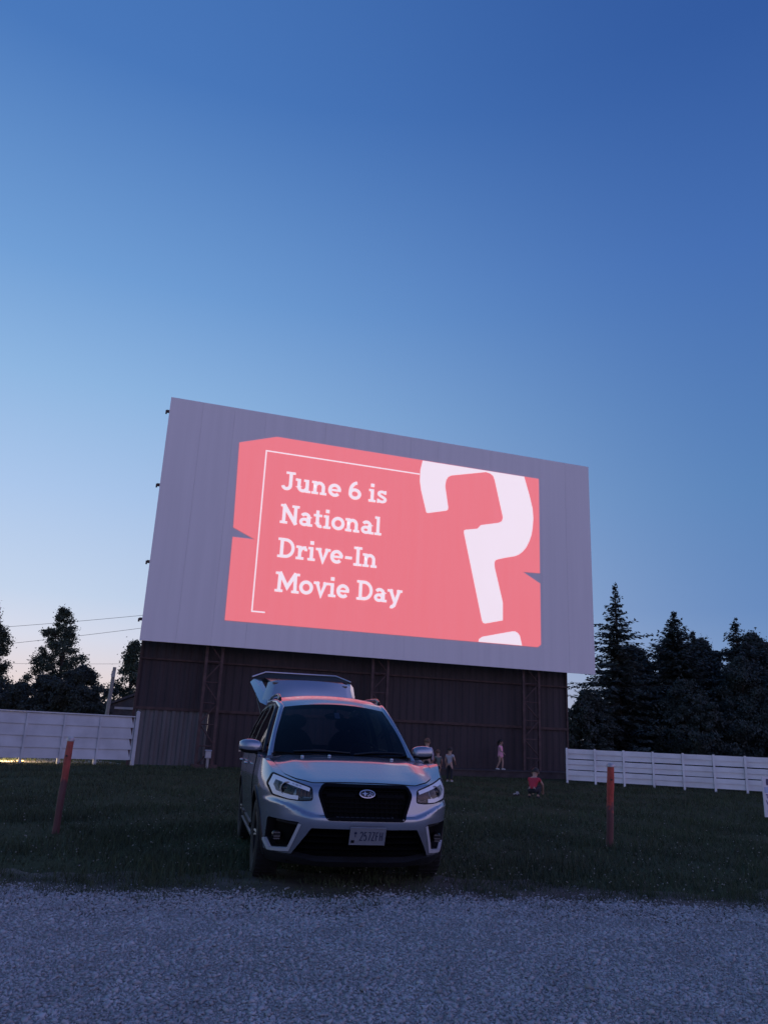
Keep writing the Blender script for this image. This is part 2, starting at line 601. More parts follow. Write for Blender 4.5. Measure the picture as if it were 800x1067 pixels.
def grass(n, name='grass'):
    u = rng.uniform(0, 1, n)
    y = 7.0 + 24 * u ** 2.0
    x = rng.uniform(-1, 1, n) * (y * .62 + 1.5)
    keep = y > edge_y(x) + .15 + .5 * rng.uniform(0, 1, n) ** 2
    # thin out on the worn strip
    bare = np.clip((y - edge_y(x) - .35) / 1.3, 0, 1)
    keep &= rng.uniform(0, 1, n) < bare * (.55 + .45 * np.sin(x * 1.9 + 1) * np.sin(y * 1.4)) + .06
    # two worn wheel tracks where cars back in, and scuffed hollows
    tr = np.minimum(np.abs(x - (.95 - .21 * (y - 7)) - .15), np.abs(x + .62 + .21 * (y - 7)))
    keep &= ~((tr < .20 + .08 * np.sin(y * 5)) & (rng.uniform(0, 1, n) < .75 * np.exp(-(y - 7.2) / 5)))
    hol = np.sin(x * .83 + 2) * np.sin(y * 1.13 + .6 * np.sin(x * 1.7)) > .55
    keep &= ~(hol & (rng.uniform(0, 1, n) < .6))
    x, y = x[keep], y[keep]
    n = len(x)
    h = rng.uniform(.02, .085, n) * (1 + .6 * np.sin(x * 2.3 + np.sin(y * 3)) * np.sin(y * 1.7 + 1)) * np.where(rng.uniform(0, 1, n) < .04, 1.7, 1)
    w = rng.uniform(.002, .005, n) * (.7 + y / 11)
    a = rng.uniform(0, 2 * PI, n)
    lean = rng.normal(0, .035, (n, 2))
    p = np.zeros((n, 3, 3))
    p[:, 0, 0], p[:, 0, 1] = x - np.cos(a) * w, y - np.sin(a) * w
    p[:, 1, 0], p[:, 1, 1] = x + np.cos(a) * w, y + np.sin(a) * w
    p[:, 2, 0], p[:, 2, 1], p[:, 2, 2] = x + lean[:, 0], y + lean[:, 1], h
    p[:, :2, 2] = -.01
    return fast_mesh(name, p.reshape(-1, 3), np.arange(n * 3).reshape(-1, 3), 'grass_blade')


setting(grass(420000), 'stuff')
n = 16000
cl = rng.uniform(-7, 7, 260)
x = np.repeat(cl, n // 260) + rng.normal(0, .09, n // 260 * 260)
y = edge_y(x) + np.repeat(rng.normal(.30, .30, 260), n // 260) + rng.normal(0, .06, len(x))
n = len(x)
a = rng.uniform(0, 2 * PI, n)
h = rng.uniform(.02, .09, n) * np.repeat(rng.uniform(.5, 1.3, 260), n // 260)
p = np.zeros((n, 3, 3))
p[:, 0, 0], p[:, 0, 1] = x - np.cos(a) * .003, y - np.sin(a) * .003
p[:, 1, 0], p[:, 1, 1] = x + np.cos(a) * .003, y + np.sin(a) * .003
ln = rng.normal(0, .035, (n, 2))
p[:, 2, 0], p[:, 2, 1], p[:, 2, 2] = x + ln[:, 0], y + ln[:, 1], h
p[:, :2, 2] = -.01
setting(fast_mesh('weeds', p.reshape(-1, 3), np.arange(n * 3).reshape(-1, 3), 'grass_blade'), 'stuff')
# pale clover heads dotted through the turf
n = 1500
y = 7.9 + 9 * rng.uniform(0, 1, n) ** 1.4
x = rng.uniform(-1, 1, n) * (y * .6 + 1)
v, f = scatter_stones(n, np.stack([x, y], 1), rng.uniform(.005, .010, n), 1.0)
v[:, 2] += np.repeat(rng.uniform(.03, .07, n), 6)
M['clover'] = material('clover_heads', (.26, .26, .22), .9, 0, .2, 9, island=.3)
setting(fast_mesh('clover', v, f, 'clover'), 'stuff')

# ------------------------------------------------------------------ the movie screen
SY = R(17.93059621)
SW, SH = 18.543, 9.349
SB = Vector((-8.40068, 27.38529, 4.22191))          # lower left corner of the white face
scr = thing('movie_screen', 'huge white outdoor movie screen showing a coral slide, on steel trusses', 'movie screen',
            (SB.x, SB.y, 0), SY)
Z0 = SB.z                                            # local: x along the face, -y towards the cars, z up from the ground
p = MB()
ns = 15
for i in range(ns):
    a, b = SW * i / ns, SW * (i + 1) / ns
    off = .0015 * random.uniform(-1, 1)
    p.box(a + (.002 if i else 0), b - (.002 if i < ns - 1 else 0), 0 + off, .05, Z0, Z0 + SH)
p.box(.03, SW - .03, .05, .09, Z0 + .03, Z0 + SH - .03)
p.build('screen_panel', 'screen', scr)
p = MB()
for i in range(5):
    z = Z0 + .25 + (SH - .5) * i / 4
    p.box(.05, SW - .05, .09, .21, z - .06, z + .06)
for i in range(13):
    x = .2 + (SW - .4) * i / 12
    p.box(x - .05, x + .05, .212, .33, Z0 + .06, Z0 + SH - .1)
p.build('rear_frame', 'rust_steel', scr)
for v_ in (8.76, 5.78, 2.84, .75):
    q = MB()
    q.box(-.10, -.002, .02, .10, Z0 + v_ - .05, Z0 + v_ + .05)
    q.box(-.14, -.08, -.02, .14, Z0 + v_ - .09, Z0 + v_ + .02)
    q.build('bracket', 'rust_steel', scr)

img = [(2.76, 7.92), (4.21, 8.40), (15.97, 8.38), (15.955, 4.11), (15.14, 4.08), (15.96, 3.66), (15.955, 1.07), (15.80, .955),
       (2.885, .955), (2.865, 4.11), (3.71, 4.11), (2.855, 4.48)]


def flat_face(poly, y):
    """a filled outline on the screen plane; returned as tessellated triangles"""
    from mathutils.geometry import tessellate_polygon
    tri = tessellate_polygon([[Vector((a, b, 0)) for a, b in poly]])
    return [(a, y, Z0 + b) for a, b in poly], [tuple(t) for t in tri]


p = MB()
p.add(*flat_face(img, -.012))
image = p.build('projected_image', 'coral', scr)
quest = [(10.44, 8.375), (15.24, 8.375), (15.49, 7.56), (15.64, 6.95), (15.67, 6.5), (15.63, 6.09), (15.57, 5.76), (15.46, 5.46), (15.31, 5.17),
         (15.13, 4.96), (14.96, 4.82), (14.76, 4.72), (14.3, 4.60),
         (13.95, 4.49), (13.84, 4.43), (13.80, 4.33), (13.81, 4.14), (14.19, 2.67), (14.19, 1.93), (13.38, 1.73), (13.30, 1.75), (13.24, 1.84), (12.38, 5.47),
         (12.39, 5.56), (12.46, 5.60), (13.0, 5.71), (13.08, 5.80), (13.16, 5.89), (14.0, 6.10), (14.15, 6.19), (14.2, 6.36), (13.80, 8.02), (13.73, 8.18), (13.60, 8.27),
         (13.39, 8.31), (11.77, 7.91), (11.62, 7.82), (11.53, 7.66), (11.49, 7.40), (11.65, 6.46), (11.63, 6.36), (11.54, 6.31), (10.74, 6.10), (10.67, 6.12), (10.41, 7.05), (10.34, 7.45),
         (10.35, 7.95)]
dotp = [(13.09, .965), (13.12, 1.08), (13.26, 1.18), (14.62, 1.51), (14.75, 1.52), (14.87, 1.47), (14.97, 1.36), (15.07, .965)]
p = MB()
p.add(*flat_face(quest, -.018))
p.add(*flat_face(dotp, -.018))
p.build('question_mark', 'white_light', image)
p = MB()
for pl in ([(4.33, 1.37), (3.84, 1.37), (3.84, 7.75), (10.33, 7.75)],):
    L_, R_ = ribbon_poly(pl, .05)
    k = len(L_)
    p.add([(q.x, -.018, Z0 + q.y) for q in L_ + R_], [(i, i + 1, k + i + 1, k + i) for i in range(k - 1)])
p.build('border_line', 'white_light', image)

# slab lettering: every stroke is a ribbon; cap height 1
W_, S_ = .165, .125


def arc(cx, cy, rx, ry, a0, a1, n=14):
    return [(cx + rx * math.cos(R(a0 + (a1 - a0) * i / n)), cy + ry * math.sin(R(a0 + (a1 - a0) * i / n))) for i in range(n + 1)]


def hs(x0, x1, y):
    return ([(x0, y), (x1, y)], S_)


B_, X_, T_ = S_ / 2, .70 - S_ / 2, 1 - S_ / 2
GL = {
    'J': (.70, [([(.44, 1), (.44, .30)] + arc(.25, .28, .19, .205, 0, -165), W_), hs(.20, .66, T_)]),
    'u': (.80, [([(.16, .70), (.16, .28)] + arc(.36, .28, .20, .205, 180, 360), W_), ([(.57, .70), (.57, 0)], W_), hs(-.01, .16, X_), hs(.40, .57, X_), hs(.57, .75, B_)]),
    'n': (.84, [([(.17, .70), (.17, 0)], W_), ([(.17, .40)] + arc(.385, .40, .205, .22, 180, 0) + [(.59, 0)], W_), hs(0, .17, X_), hs(0, .34, B_), hs(.43, .76, B_)]),
    'e': (.70, [(arc(.33, .35, .25, .272, 5, 318, 22), W_), ([(.10, .35), (.645, .35)], .11)]),
    '6': (.72, [(arc(.34, .30, .245, .225, 0, 360, 24), W_), ([(.10, .30)] + arc(.47, .40, .37, .52, 180, 95, 10), W_)]),
    'i': (.42, [([(.19, .70), (.19, 0)], W_), hs(.01, .19, X_), hs(0, .38, B_), ([(.19, .83), (.19, 1.01)], .19)]),
    's': (.60, [(arc(.285, .505, .17, .125, 20, 200, 10) + [(.20, .405), (.37, .32)] + arc(.285, .20, .19, .125, 40, -165, 12), .145), ([(.47, .70), (.47, .50)], .10), ([(.085, 0), (.085, .22)], .10)]),
    'N': (.98, [([(.19, 1), (.19, 0)], W_), ([(.77, 1), (.77, 0)], W_), ([(.14, 1), (.82, 0)], .19), hs(0, .24, T_), hs(0, .38, B_), hs(.58, .96, T_)]),
    'a': (.74, [(arc(.27, .21, .185, .145, 0, 360, 20), .15), ([(.50, 0), (.50, .44)] + arc(.305, .44, .195, .19, 0, 150, 10), W_), hs(.50, .69, B_)]),
    't': (.52, [([(.20, .90), (.20, .24)] + arc(.355, .24, .155, .165, 180, 300, 8), W_), hs(0, .44, X_)]),
    'o': (.74, [(arc(.35, .35, .265, .27, 0, 360, 26), W_)]),
    'l': (.42, [([(.19, 1), (.19, 0)], W_), hs(.01, .19, T_), hs(0, .38, B_)]),
    'D': (.92, [([(.20, 1), (.20, 0)], W_), ([(.20, .925), (.36, .925)] + arc(.38, .5, .385, .425, 88, -88, 16) + [(.36, .075), (.20, .075)], .155), hs(0, .20, T_), hs(0, .20, B_)]),
    'r': (.60, [([(.19, .70), (.19, 0)], W_), ([(.19, .38)] + arc(.44, .36, .24, .26, 165, 75, 8), W_), hs(0, .19, X_), hs(0, .40, B_), ([(.49, .60), (.49, .46)], .15)]),
    'v': (.74, [([(.13, .70), (.36, .03), (.59, .70)], W_), hs(-.02, .27, X_), hs(.46, .74, X_)]),
    '-': (.50, [([(.07, .37), (.43, .37)], .14)]),
    'I': (.50, [([(.24, 1), (.24, 0)], W_), hs(.02, .46, T_), hs(.02, .46, B_)]),
    'M': (1.20, [([(.22, 1), (.20, 0)], W_), ([(.98, 1), (1.0, 0)], W_), ([(.20, 1), (.60, .27), (1.0, 1)], .175), hs(0, .27, T_), hs(.93, 1.2, T_), hs(0, .39, B_), hs(.82, 1.2, B_)]),
    'y': (.76, [([(.13, .70), (.39, .05)], W_), ([(.63, .70), (.36, -.10)] + arc(.21, -.06, .13, .14, -20, -120, 6), W_), hs(-.02, .27, X_), hs(.48, .78, X_)]),
    ' ': (.34, []),
}


def slab_line(text, u0, v0, width, cap):
    """one line of the slide; each word is a mesh of its own"""
    adv = sum(GL[c][0] for c in text) - .06
    sx = width / (adv * cap)
    x, k = 0, 0
    for word in text.split(' '):
        p = MB()
        for c in word:
            a, strokes = GL[c]
            for pts, w in strokes:
                closed = len(pts) > 8 and (Vector(pts[0]) - Vector(pts[-1])).length < 1e-3
                pp = pts[:-1] if closed else pts
                L_, R_ = ribbon_poly(pp, w, closed)
                n = len(L_)
                yy = -.020 - .0004 * (k % 20)
                k += 1
                vs = [(u0 + (x + q.x) * cap * sx, yy, Z0 + v0 + q.y * cap) for q in L_ + R_]
                fs = [(i, (i + 1) % n, n + (i + 1) % n, n + i) for i in range(n if closed else n - 1)]
                p.add(vs, fs)
            x += a
        p.build('lettering', 'white_light', image)
        x += GL[' '][0]


slab_line('June 6 is', 4.55, 6.245, 4.36, .77)
slab_line('National', 4.60, 4.885, 4.13, .77)
slab_line('Drive-In', 4.61, 3.53, 4.02, .77)
slab_line('Movie Day', 4.62, 2.195, 5.06, .77)


def truss(x0, x1):
    """a lattice leg under the screen: two chords front, one behind, zigzag bars between"""
    q = MB()
    y = .40
    q.box(x0 - .05, x0 + .05, y - .05, y + .05, 0, Z0 + 1.2)
    q.box(x1 - .05, x1 + .05, y - .05, y + .05, 0, Z0 + 1.2)
    nz_ = 6
    hh = (Z0 + .2) / nz_
    for i in range(nz_):
        za, zb = i * hh + .05, (i + 1) * hh
        a, b = (x0, x1) if i % 2 == 0 else (x1, x0)
        q.tube([(a, y, za), (b, y, zb)], .028, 6)
        q.tube([(x0, y, zb), (x1, y, zb)], .025, 6)
    q.box(x0 - .16, x1 + .16, y - .25, y + .25, -.02, .12)
    q.build('support_truss', 'truss_steel', scr)


truss(2.42, 2.98)
truss(8.78, 9.40)
truss(15.34, 16.05)

# ------------------------------------------------------------------ the brown sheet-metal wall under the screen
wall = thing('corrugated_wall', 'dark brown corrugated metal wall closing the space under the screen', 'wall', (SB.x, SB.y, 0), SY)
WY = .95
NY = WY


def corrugated(x0, x1, z0, z1, y, pitch, depth):
    q = MB()
    pts = []
    x = x0
    while x < x1:
        for dx, dy in ((0, 0), (.32, 0), (.5, depth), (.82, depth)):
            if x + dx * pitch < x1:
                pts.append((x + dx * pitch, y - dy))
        x += pitch
    pts.append((x1, y))
    n = len(pts)
    q.add([(a, b, z0) for a, b in pts] + [(a, b, z1) for a, b in pts], [(i, i + 1, n + i + 1, n + i) for i in range(n - 1)])
    q.add([(a, y + .05, z0) for a in (x0, x1)] + [(a, y + .05, z1) for a in (x0, x1)], [(0, 2, 3, 1)])
    return q


corrugated(.12, 17.70, 1.97, Z0 + .55, WY, .30, .022).build('upper_sheet', 'brown_sheet', wall)
corrugated(.12, 2.75, .03, 1.93, WY - .02, .30, .05).build('lower_sheet', 'grey_sheet', wall)
corrugated(2.76, 17.70, .03, 1.93, WY - .02, .30, .022).build('lower_sheet', 'brown_sheet', wall)
q = MB()
q.box(.10, 17.72, WY - .10, WY - .06, 1.90, 2.00)
q.box(.10, 17.72, WY - .10, WY - .04, 3.66, 3.72)
q.build('girt', 'rust_steel', wall)
q = MB()
for x in (.10, 17.64):
    q.box(x, x + .08, WY - .07, WY + .10, .0, Z0 + .5)
q.build('corner_trim', 'rust_steel', wall)

# the low dark platform along the wall
dk = thing('platform', 'low dark platform along the foot of the wall, where the child in pink stands', 'platform', (SB.x, SB.y, 0), SY)
q = MB()
for i in range(5):
    q.box(10.4, 17.4, -.36 + i * .245, -.36 + i * .245 + .238, .22, .26)
q.build('deck_boards', 'deck_wood', dk)
q = MB()
q.box(10.45, 17.35, -.33, -.29, 0, .217)
for x in np.linspace(10.5, 17.3, 7):
    q.box(x - .05, x + .05, -.28, .82, 0, .217)
q.build('deck_frame', 'deck_wood', dk)


# ------------------------------------------------------------------ fences
def frame2(a, b):
    a, b = Vector((*a, 0)), Vector((*b, 0))
    return a, math.atan2((b - a).y, (b - a).x), (b - a).length


# left: wide overlapping boards, a stout end post beside the wall
a, rz, ln = frame2((-8.50, 28.36), (-22.6, 18.10))
lf = thing('board_fence', 'tall white fence of wide overlapping boards left of the screen, lamplight in its bottom gap', 'fence', a, rz)
rows = [(.17, .54), (.51, .90), (.87, 1.27), (1.24, 1.60)]
for i, (z0, z1) in enumerate(rows):
    q = MB()
    x = 0.0
    while x < ln:
        x1 = min(x + 2.38, ln)
        t = .012 * random.uniform(-1, 1)
        # a board leans a little: its lower edge stands out over the next one
        q.hexa([(x + .004, .045, z0 + t), (x1 - .004, .045, z0), (x1 - .004, .075, z0), (x + .004, .075, z0 + t)],
               [(x + .004, .015, z1 + t), (x1 - .004, .015, z1), (x1 - .004, .04, z1), (x + .004, .04, z1 + t)])
        x = x1
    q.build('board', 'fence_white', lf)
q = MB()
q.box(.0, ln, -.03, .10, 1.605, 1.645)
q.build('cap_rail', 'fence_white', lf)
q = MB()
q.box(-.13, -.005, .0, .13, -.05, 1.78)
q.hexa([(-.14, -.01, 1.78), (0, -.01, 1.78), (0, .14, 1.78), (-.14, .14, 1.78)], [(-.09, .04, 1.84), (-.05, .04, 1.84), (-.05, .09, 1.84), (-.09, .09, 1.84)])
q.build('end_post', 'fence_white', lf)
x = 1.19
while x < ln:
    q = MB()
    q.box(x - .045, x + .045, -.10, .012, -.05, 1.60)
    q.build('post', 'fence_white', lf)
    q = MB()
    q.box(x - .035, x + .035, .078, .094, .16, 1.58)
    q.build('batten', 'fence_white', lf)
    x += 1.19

# right: three rows of paired boards woven behind square posts
a, rz, ln = frame2((6.98, 29.25), (21.5, 24.0))
rf = thing('woven_board_fence', 'low white fence of woven boards with close posts, right of the screen', 'fence', a, rz)
for r_i in range(3):
    q = MB()
    z0 = .10 + r_i * .372
    sp = .985
    k = 0
    x = 0.0
    while x < ln:
        x1 = min(x + sp, ln)
        y = .02 if (k + r_i) % 2 == 0 else .0
        for (za, zb, dy) in ((z0, z0 + .156, .034), (z0 + .180, z0 + .340, .0)):
            q.box(x + .003, x1 - .003, y + dy, y + dy + .02, za + .006 * random.uniform(-1, 1), zb + .006 * random.uniform(-1, 1))
        x = x1
        k += 1
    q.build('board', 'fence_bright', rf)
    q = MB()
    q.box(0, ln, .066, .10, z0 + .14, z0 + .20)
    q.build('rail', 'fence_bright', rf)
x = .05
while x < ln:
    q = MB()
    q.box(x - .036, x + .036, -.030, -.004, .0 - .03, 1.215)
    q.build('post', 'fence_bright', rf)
    x += .985


# ------------------------------------------------------------------ trees
def leaf_cards(centres, radii, per, size, squash=.8):
    """many small leaf faces spread through clumps; returns arrays"""
    C = np.repeat(np.asarray(centres), per, 0)
    Rr = np.repeat(np.asarray(radii), per)
    n = len(C)
    dr = rng.normal(0, 1, (n, 3))
    dr /= np.linalg.norm(dr, axis=1)[:, None]
    P = C + dr * (Rr * rng.uniform(0, 1.0, n) ** .55 * (1 + .45 * rng.normal(0, 1, n) ** 2 * .5))[:, None] * np.array([1, 1, squash])
    a = rng.normal(0, 1, (n, 3))
    a /= np.linalg.norm(a, axis=1)[:, None]
    b = np.cross(a, rng.normal(0, 1, (n, 3)))
    b /= np.linalg.norm(b, axis=1)[:, None] + 1e-6
    s = (size * rng.uniform(.6, 1.35, n))[:, None]
    q = np.stack([P - a * s, P + b * s * .55, P + a * s, P - b * s * .55], 1)
    return q.reshape(-1, 3), np.arange(n * 4).reshape(-1, 4)


def broad_tree(loc, H, width, label, clumps=120, per=150, leaf=.085, taper=1.3, low=.14, mat='leaf_dec', name='broadleaf_tree', group=None, lean=0.0, spread=1.0):
    t = thing(name, label, 'tree', loc, random.uniform(0, 6), group)
    q = MB()
    pts = [(0, 0, -.1)]
    for i in range(1, 8):
        k = i / 7
        pts.append((.12 * math.sin(k * 3 + loc[0]), .12 * math.sin(k * 2.3 + 1), H * .92 * k))
    q.tube(pts, [max(.02, .028 * H * (1 - i / 7.4)) for i in range(8)], 10)
    cs, rs = [], []
    for i in range(clumps):
        k = random.uniform(low, 1.0) ** .9
        ang = random.uniform(0, 2 * PI)
        lobe = .72 + .22 * math.sin(k * 15 + ang * 2 + loc[0] * 3) + .20 * math.sin(k * 31 + ang * 3)
        rr = width / 2 * max(.10, (1 - ((k - low) / (1 - low)) ** taper)) * lobe * random.choice((1, 1, 1, 1.2))
        r_ = rr * math.sqrt(random.uniform(.12, 1))
        c = (math.cos(ang) * r_ + lean * k, math.sin(ang) * r_, H * k * .965 + random.uniform(-.1, .1))
        cs.append(c)
        rs.append(random.uniform(.22, .50) * (H / 9) * (1.15 - .55 * k) * spread)
        if i % 3 == 0:
            z0 = max(.1 * H, c[2] - r_ * random.uniform(.5, 1.0) - .3)
            q.tube([(0, 0, z0), (c[0] * .5, c[1] * .5, (z0 + c[2]) / 2 + .1), c], [.012 * H * (1 - k * .8), .007 * H * (1 - k * .7), .006], 6, cap=False)
    q.build('trunk', 'bark', t, 40)
    v, f = leaf_cards(cs, rs, per, leaf)
    fast_mesh('crown', v, f, mat, t)
    return t


def spruce(loc, H, rad, label, group=None, lean=0.0, dense=1.0, power=1.0, name='spruce_tree', whorls=46):
    t = thing(name, label, 'tree', loc, random.uniform(0, 6), group)
    q = MB()
    q.tube([(0, 0, -.1), (lean * .4, 0, H * .5), (lean, 0, H * .99)], [.022 * H, .012 * H, .008], 10)
    V = []
    for i in range(whorls):
        k = (i + random.uniform(0, .7)) / whorls
        z = H * (.03 + .955 * k)
        rr = rad * (1 - k) ** power * min(1, ((1 - k) / .30) ** .55) * random.uniform(.74, 1.16) + .06
        nb = max(4, int((4.5 + 5 * (1 - k)) * dense))
        for j in range(nb):
            a = 2 * PI * (j + random.random() * .8) / nb + i
            ln_ = rr * random.choice((.55, .75, .9, 1.0, 1.0, 1.15)) * random.uniform(.85, 1.1)
            zj = z + random.uniform(-.9, .9) * H / whorls
            droop = random.uniform(.10, .34) * (1 - .6 * k)
            npts = max(3, int(ln_ / .13))
            for m in range(npts):
                s = (m + .3) / npts
                # branches dip and then lift at the tip
                px, py = math.cos(a) * ln_ * s, math.sin(a) * ln_ * s
                pz = zj - droop * ln_ * s + .22 * droop * ln_ * s ** 3 * 2 + (1.5 * max(0, k - .6) * ln_ * s)
                V.append((px + lean * k, py, pz, a, (1 - s * .7) * min(.42, ln_ * .5)))
            if k < .9 and j % 3 == 0:
                q.tube([(lean * k, 0, z), (math.cos(a) * ln_ * .8 + lean * k, math.sin(a) * ln_ * .8, z - droop * ln_ * .7)], [.02, .006], 5, cap=False)
    q.build('trunk', 'bark', t, 40)
    A = np.array(V)
    cards = []
    for side in range(5):
        n = len(A)
        ang = A[:, 3] + rng.uniform(-1.35, 1.35, n)
        L_ = A[:, 4] * rng.uniform(.45, 1.05, n) + .06
        d_ = np.stack([np.cos(ang), np.sin(ang), rng.uniform(-.55, .18, n)], 1)
        w = np.stack([-np.sin(ang), np.cos(ang), rng.normal(0, .6, n)], 1) * (.030 + .018 * rng.random(n))[:, None]
        p0 = A[:, :3] + rng.normal(0, .035, (n, 3))
        tip = p0 + d_ * L_[:, None]
        mid = p0 + d_ * (L_ * .45)[:, None]
        cards.append(np.stack([p0, mid + w, tip, mid - w], 1))
    v = np.concatenate(cards).reshape(-1, 3)
    fast_mesh('crown', v, np.arange(len(v)).reshape(-1, 4), 'needle', t)
    return t


broad_tree((-20.9, 52, 0), 9.0, 5.6, 'broadleaf tree with a ragged pointed crown, tallest beyond the white left fence', clumps=170, per=170, leaf=.068, taper=2.1, lean=.3, spread=1.15)
broad_tree((-25.1, 50, 0), 8.7, 4.2, 'dark broadleaf tree cut by the left edge of the view', clumps=230, per=190, leaf=.070, taper=2.6, spread=1.2)
broad_tree((-15.6, 50, 0), 6.7, 3.6, 'small round broadleaf tree between the shed and the screen wall', clumps=100, per=170, leaf=.068, taper=2.4, spread=1.4)
for i, (x, y, h, w, lab) in enumerate([
        (-26.4, 45, 3.5, 6.0, 'dark shrub mass under the tree at the left edge'),
        (-22.3, 45.5, 3.6, 5.6, 'dark low shrub just left of the tall pointed tree'),
        (-18.8, 44.6, 3.9, 5.2, 'dark shrub in front of the tall pointed broadleaf tree'),
        (-16.3, 43.6, 4.4, 4.2, 'taller dark shrub behind the pale utility pole')]):
    broad_tree((x, y, 0), h, w, lab, clumps=200, per=260, leaf=.07, taper=5.0, low=.04, mat='leaf_dark', name='shrub', group='shrubs behind the left fence', spread=1.9)['category'] = 'shrub'

EG = 'evergreens behind the right fence'
spruce((12.35, 40, 0), 9.7, 3.7, 'tallest spruce, with a spiky open crown beside the screen edge', EG, dense=1.35, power=.88)
spruce((15.75, 41, 0), 8.5, 3.6, 'broad dense spruce, second from the screen, with a narrow leading tip', EG, dense=2.0, power=.60)
spruce((17.75, 43.5, 0), 7.9, 3.0, 'slim short-tipped spruce between the broad one and its neighbour on the right', EG, dense=1.6, power=.7)
spruce((19.5, 42, 0), 8.5, 3.3, 'pointed spruce nearest the right edge of the view', EG, dense=1.6, power=.75)
spruce((14.0, 43.5, 0), 6.9, 3.2, 'low spruce filling the gap between the tallest and the broad spruce', EG, dense=1.9, power=.5)
broad_tree((21.2, 39, 0), 7.0, 5.0, 'round-topped dark tree at the right edge, in front of the last spruce', clumps=330, per=280, leaf=.07, taper=3.2, low=.03, mat='leaf_dark', spread=1.5)
broad_tree((18.3, 39.3, 0), 6.0, 4.6, 'rounded dark shrub before the spruces on the right', clumps=300, per=260, leaf=.07, taper=3.5, low=.03, mat='leaf_dark', name='shrub', spread=1.5)['category'] = 'shrub'
broad_tree((10.3, 38.5, 0), 3.9, 3.8, 'low dark shrub at the foot of the tallest spruce', clumps=180, per=260, leaf=.07, taper=3.5, low=.03, mat='leaf_dark', name='shrub', spread=1.5)['category'] = 'shrub'
broad_tree((15.2, 38.6, 0), 4.6, 5.0, 'dark round shrub below the broad spruce', clumps=260, per=260, leaf=.07, taper=3.5, low=.03, mat='leaf_dark', name='shrub', spread=1.5)['category'] = 'shrub'

for (x, y, h, w, lab) in ((14.7, 44.5, 7.0, 3.8, 'rounded dark tree filling the gap right of the tallest spruce'),
                          (17.0, 45.0, 7.7, 4.0, 'rounded dark tree between the broad spruce and the slim spruce'),
                          (18.9, 45.2, 7.7, 4.0, 'rounded dark tree between the slim spruce and the spruce by the right edge'),
                          (21.3, 44.0, 8.0, 4.4, 'tall rounded dark tree behind the one cut by the right edge')):
    broad_tree((x, y, 0), h, w, lab, clumps=230, per=240, leaf=.075, taper=4.5, low=.10, mat='leaf_dark', spread=1.4, group='dark round trees among the spruces')

# far wood along the horizon: one mass
cs, rs = [], []
for i in range(900):
    x = random.uniform(-110, 110)
    yy = random.uniform(84, 94)
    top = 4.6 + 1.2 * math.sin(x * .23) + .8 * math.sin(x * .61 + 1)
    cs.append((x, yy, random.uniform(.4, top)))
    rs.append(random.uniform(.8, 1.6))
v, f = leaf_cards(cs, rs, 45, .34)
setting(fast_mesh('far_wood', v, f, 'wood_far'), 'stuff')

# ------------------------------------------------------------------ pole, wires, shed beyond the left fence
up = thing('utility_pole', 'short pale wooden pole standing behind the left fence beside the screen wall', 'pole', (-13.4, 40, 0))
q = MB()
q.tube([(-.10, 0, -.1), (0, 0, 2), (.06, 0, 4.15)], [.11, .10, .085], 12)
q.build('shaft', 'grey_wood', up, 40)
q = MB()
q.box(-.02, .14, -.13, -.09, 3.65, 3.95)
q.build('meter_box', 'shed_trim', up)


def wire(pts, sag, rad, label):
    a, b = Vector(pts[0]), Vector(pts[1])
    q = MB()
    k = [a.lerp(b, i / 24) + Vector((0, 0, -sag * 4 * (i / 24) * (1 - i / 24))) for i in range(25)]
    q.tube([p_ - a for p_ in k], rad, 6)
    o = q.build('power_line', 'wire', None, 40)
    o.location = a
    tag(o, label, 'power line', 'power lines crossing the left sky')


wire([(-40.0, 60, 7.1), (-6.0, 60, 11.6)], .35, .015, 'uppermost dark overhead wire between the left trees and the screen')
wire([(-40.0, 60, 5.4), (-6.0, 60, 11.0)], .35, .015, 'middle dark overhead wire left of the screen, just below the upper one')
wire([(-40.0, 60, 5.2), (-6.0, 60, 6.6)], .2, .011, 'lowest faint overhead wire, near the tree tops at left')
for (x, y) in ((-40.0, 60), (-6.0, 60)):
    lp = thing('wire_pole', 'tall dark wooden pole carrying the overhead wires out of view', 'pole', (x, y, 0), 0, 'poles carrying the wires')
    q = MB()
    q.tube([(0, 0, -.1), (0, 0, 12.2)], [.17, .11], 12)
    q.build('shaft', 'grey_wood', lp, 40)
    q = MB()
    q.box(-.06, .06, -1.0, 1.0, 11.5, 11.65)
    q.build('crossarm', 'grey_wood', lp)

sh = thing('shed', 'dark small shed with a sloping roof behind the utility pole', 'shed', (-14.0, 45, 0), R(14))
q = MB()
q.box(-.9, 3.4, -1.0, 1.4, 0, 2.35)
q.hexa([(-.9, -1.0, 2.35), (3.4, -1.0, 2.35), (3.4, 1.4, 2.35), (-.9, 1.4, 2.35)], [(3.36, -1.0, 4.2), (3.4, -1.0, 4.2), (3.4, 1.4, 4.2), (3.36, 1.4, 4.2)])
q.build('wall', 'shed_wall', sh)
q = MB()
q.hexa([(-1.2, -1.15, 2.26), (3.6, -1.15, 4.36), (3.6, 1.55, 4.36), (-1.2, 1.55, 2.26)], [(-1.22, -1.15, 2.38), (3.58, -1.15, 4.48), (3.58, 1.55, 4.48), (-1.22, 1.55, 2.38)])
q.build('roof', 'shed_wall', sh)
q = MB()
q.box(-.6, 3.2, -1.06, -1.01, 2.18, 2.30)
q.build('fascia_board', 'shed_trim', sh)

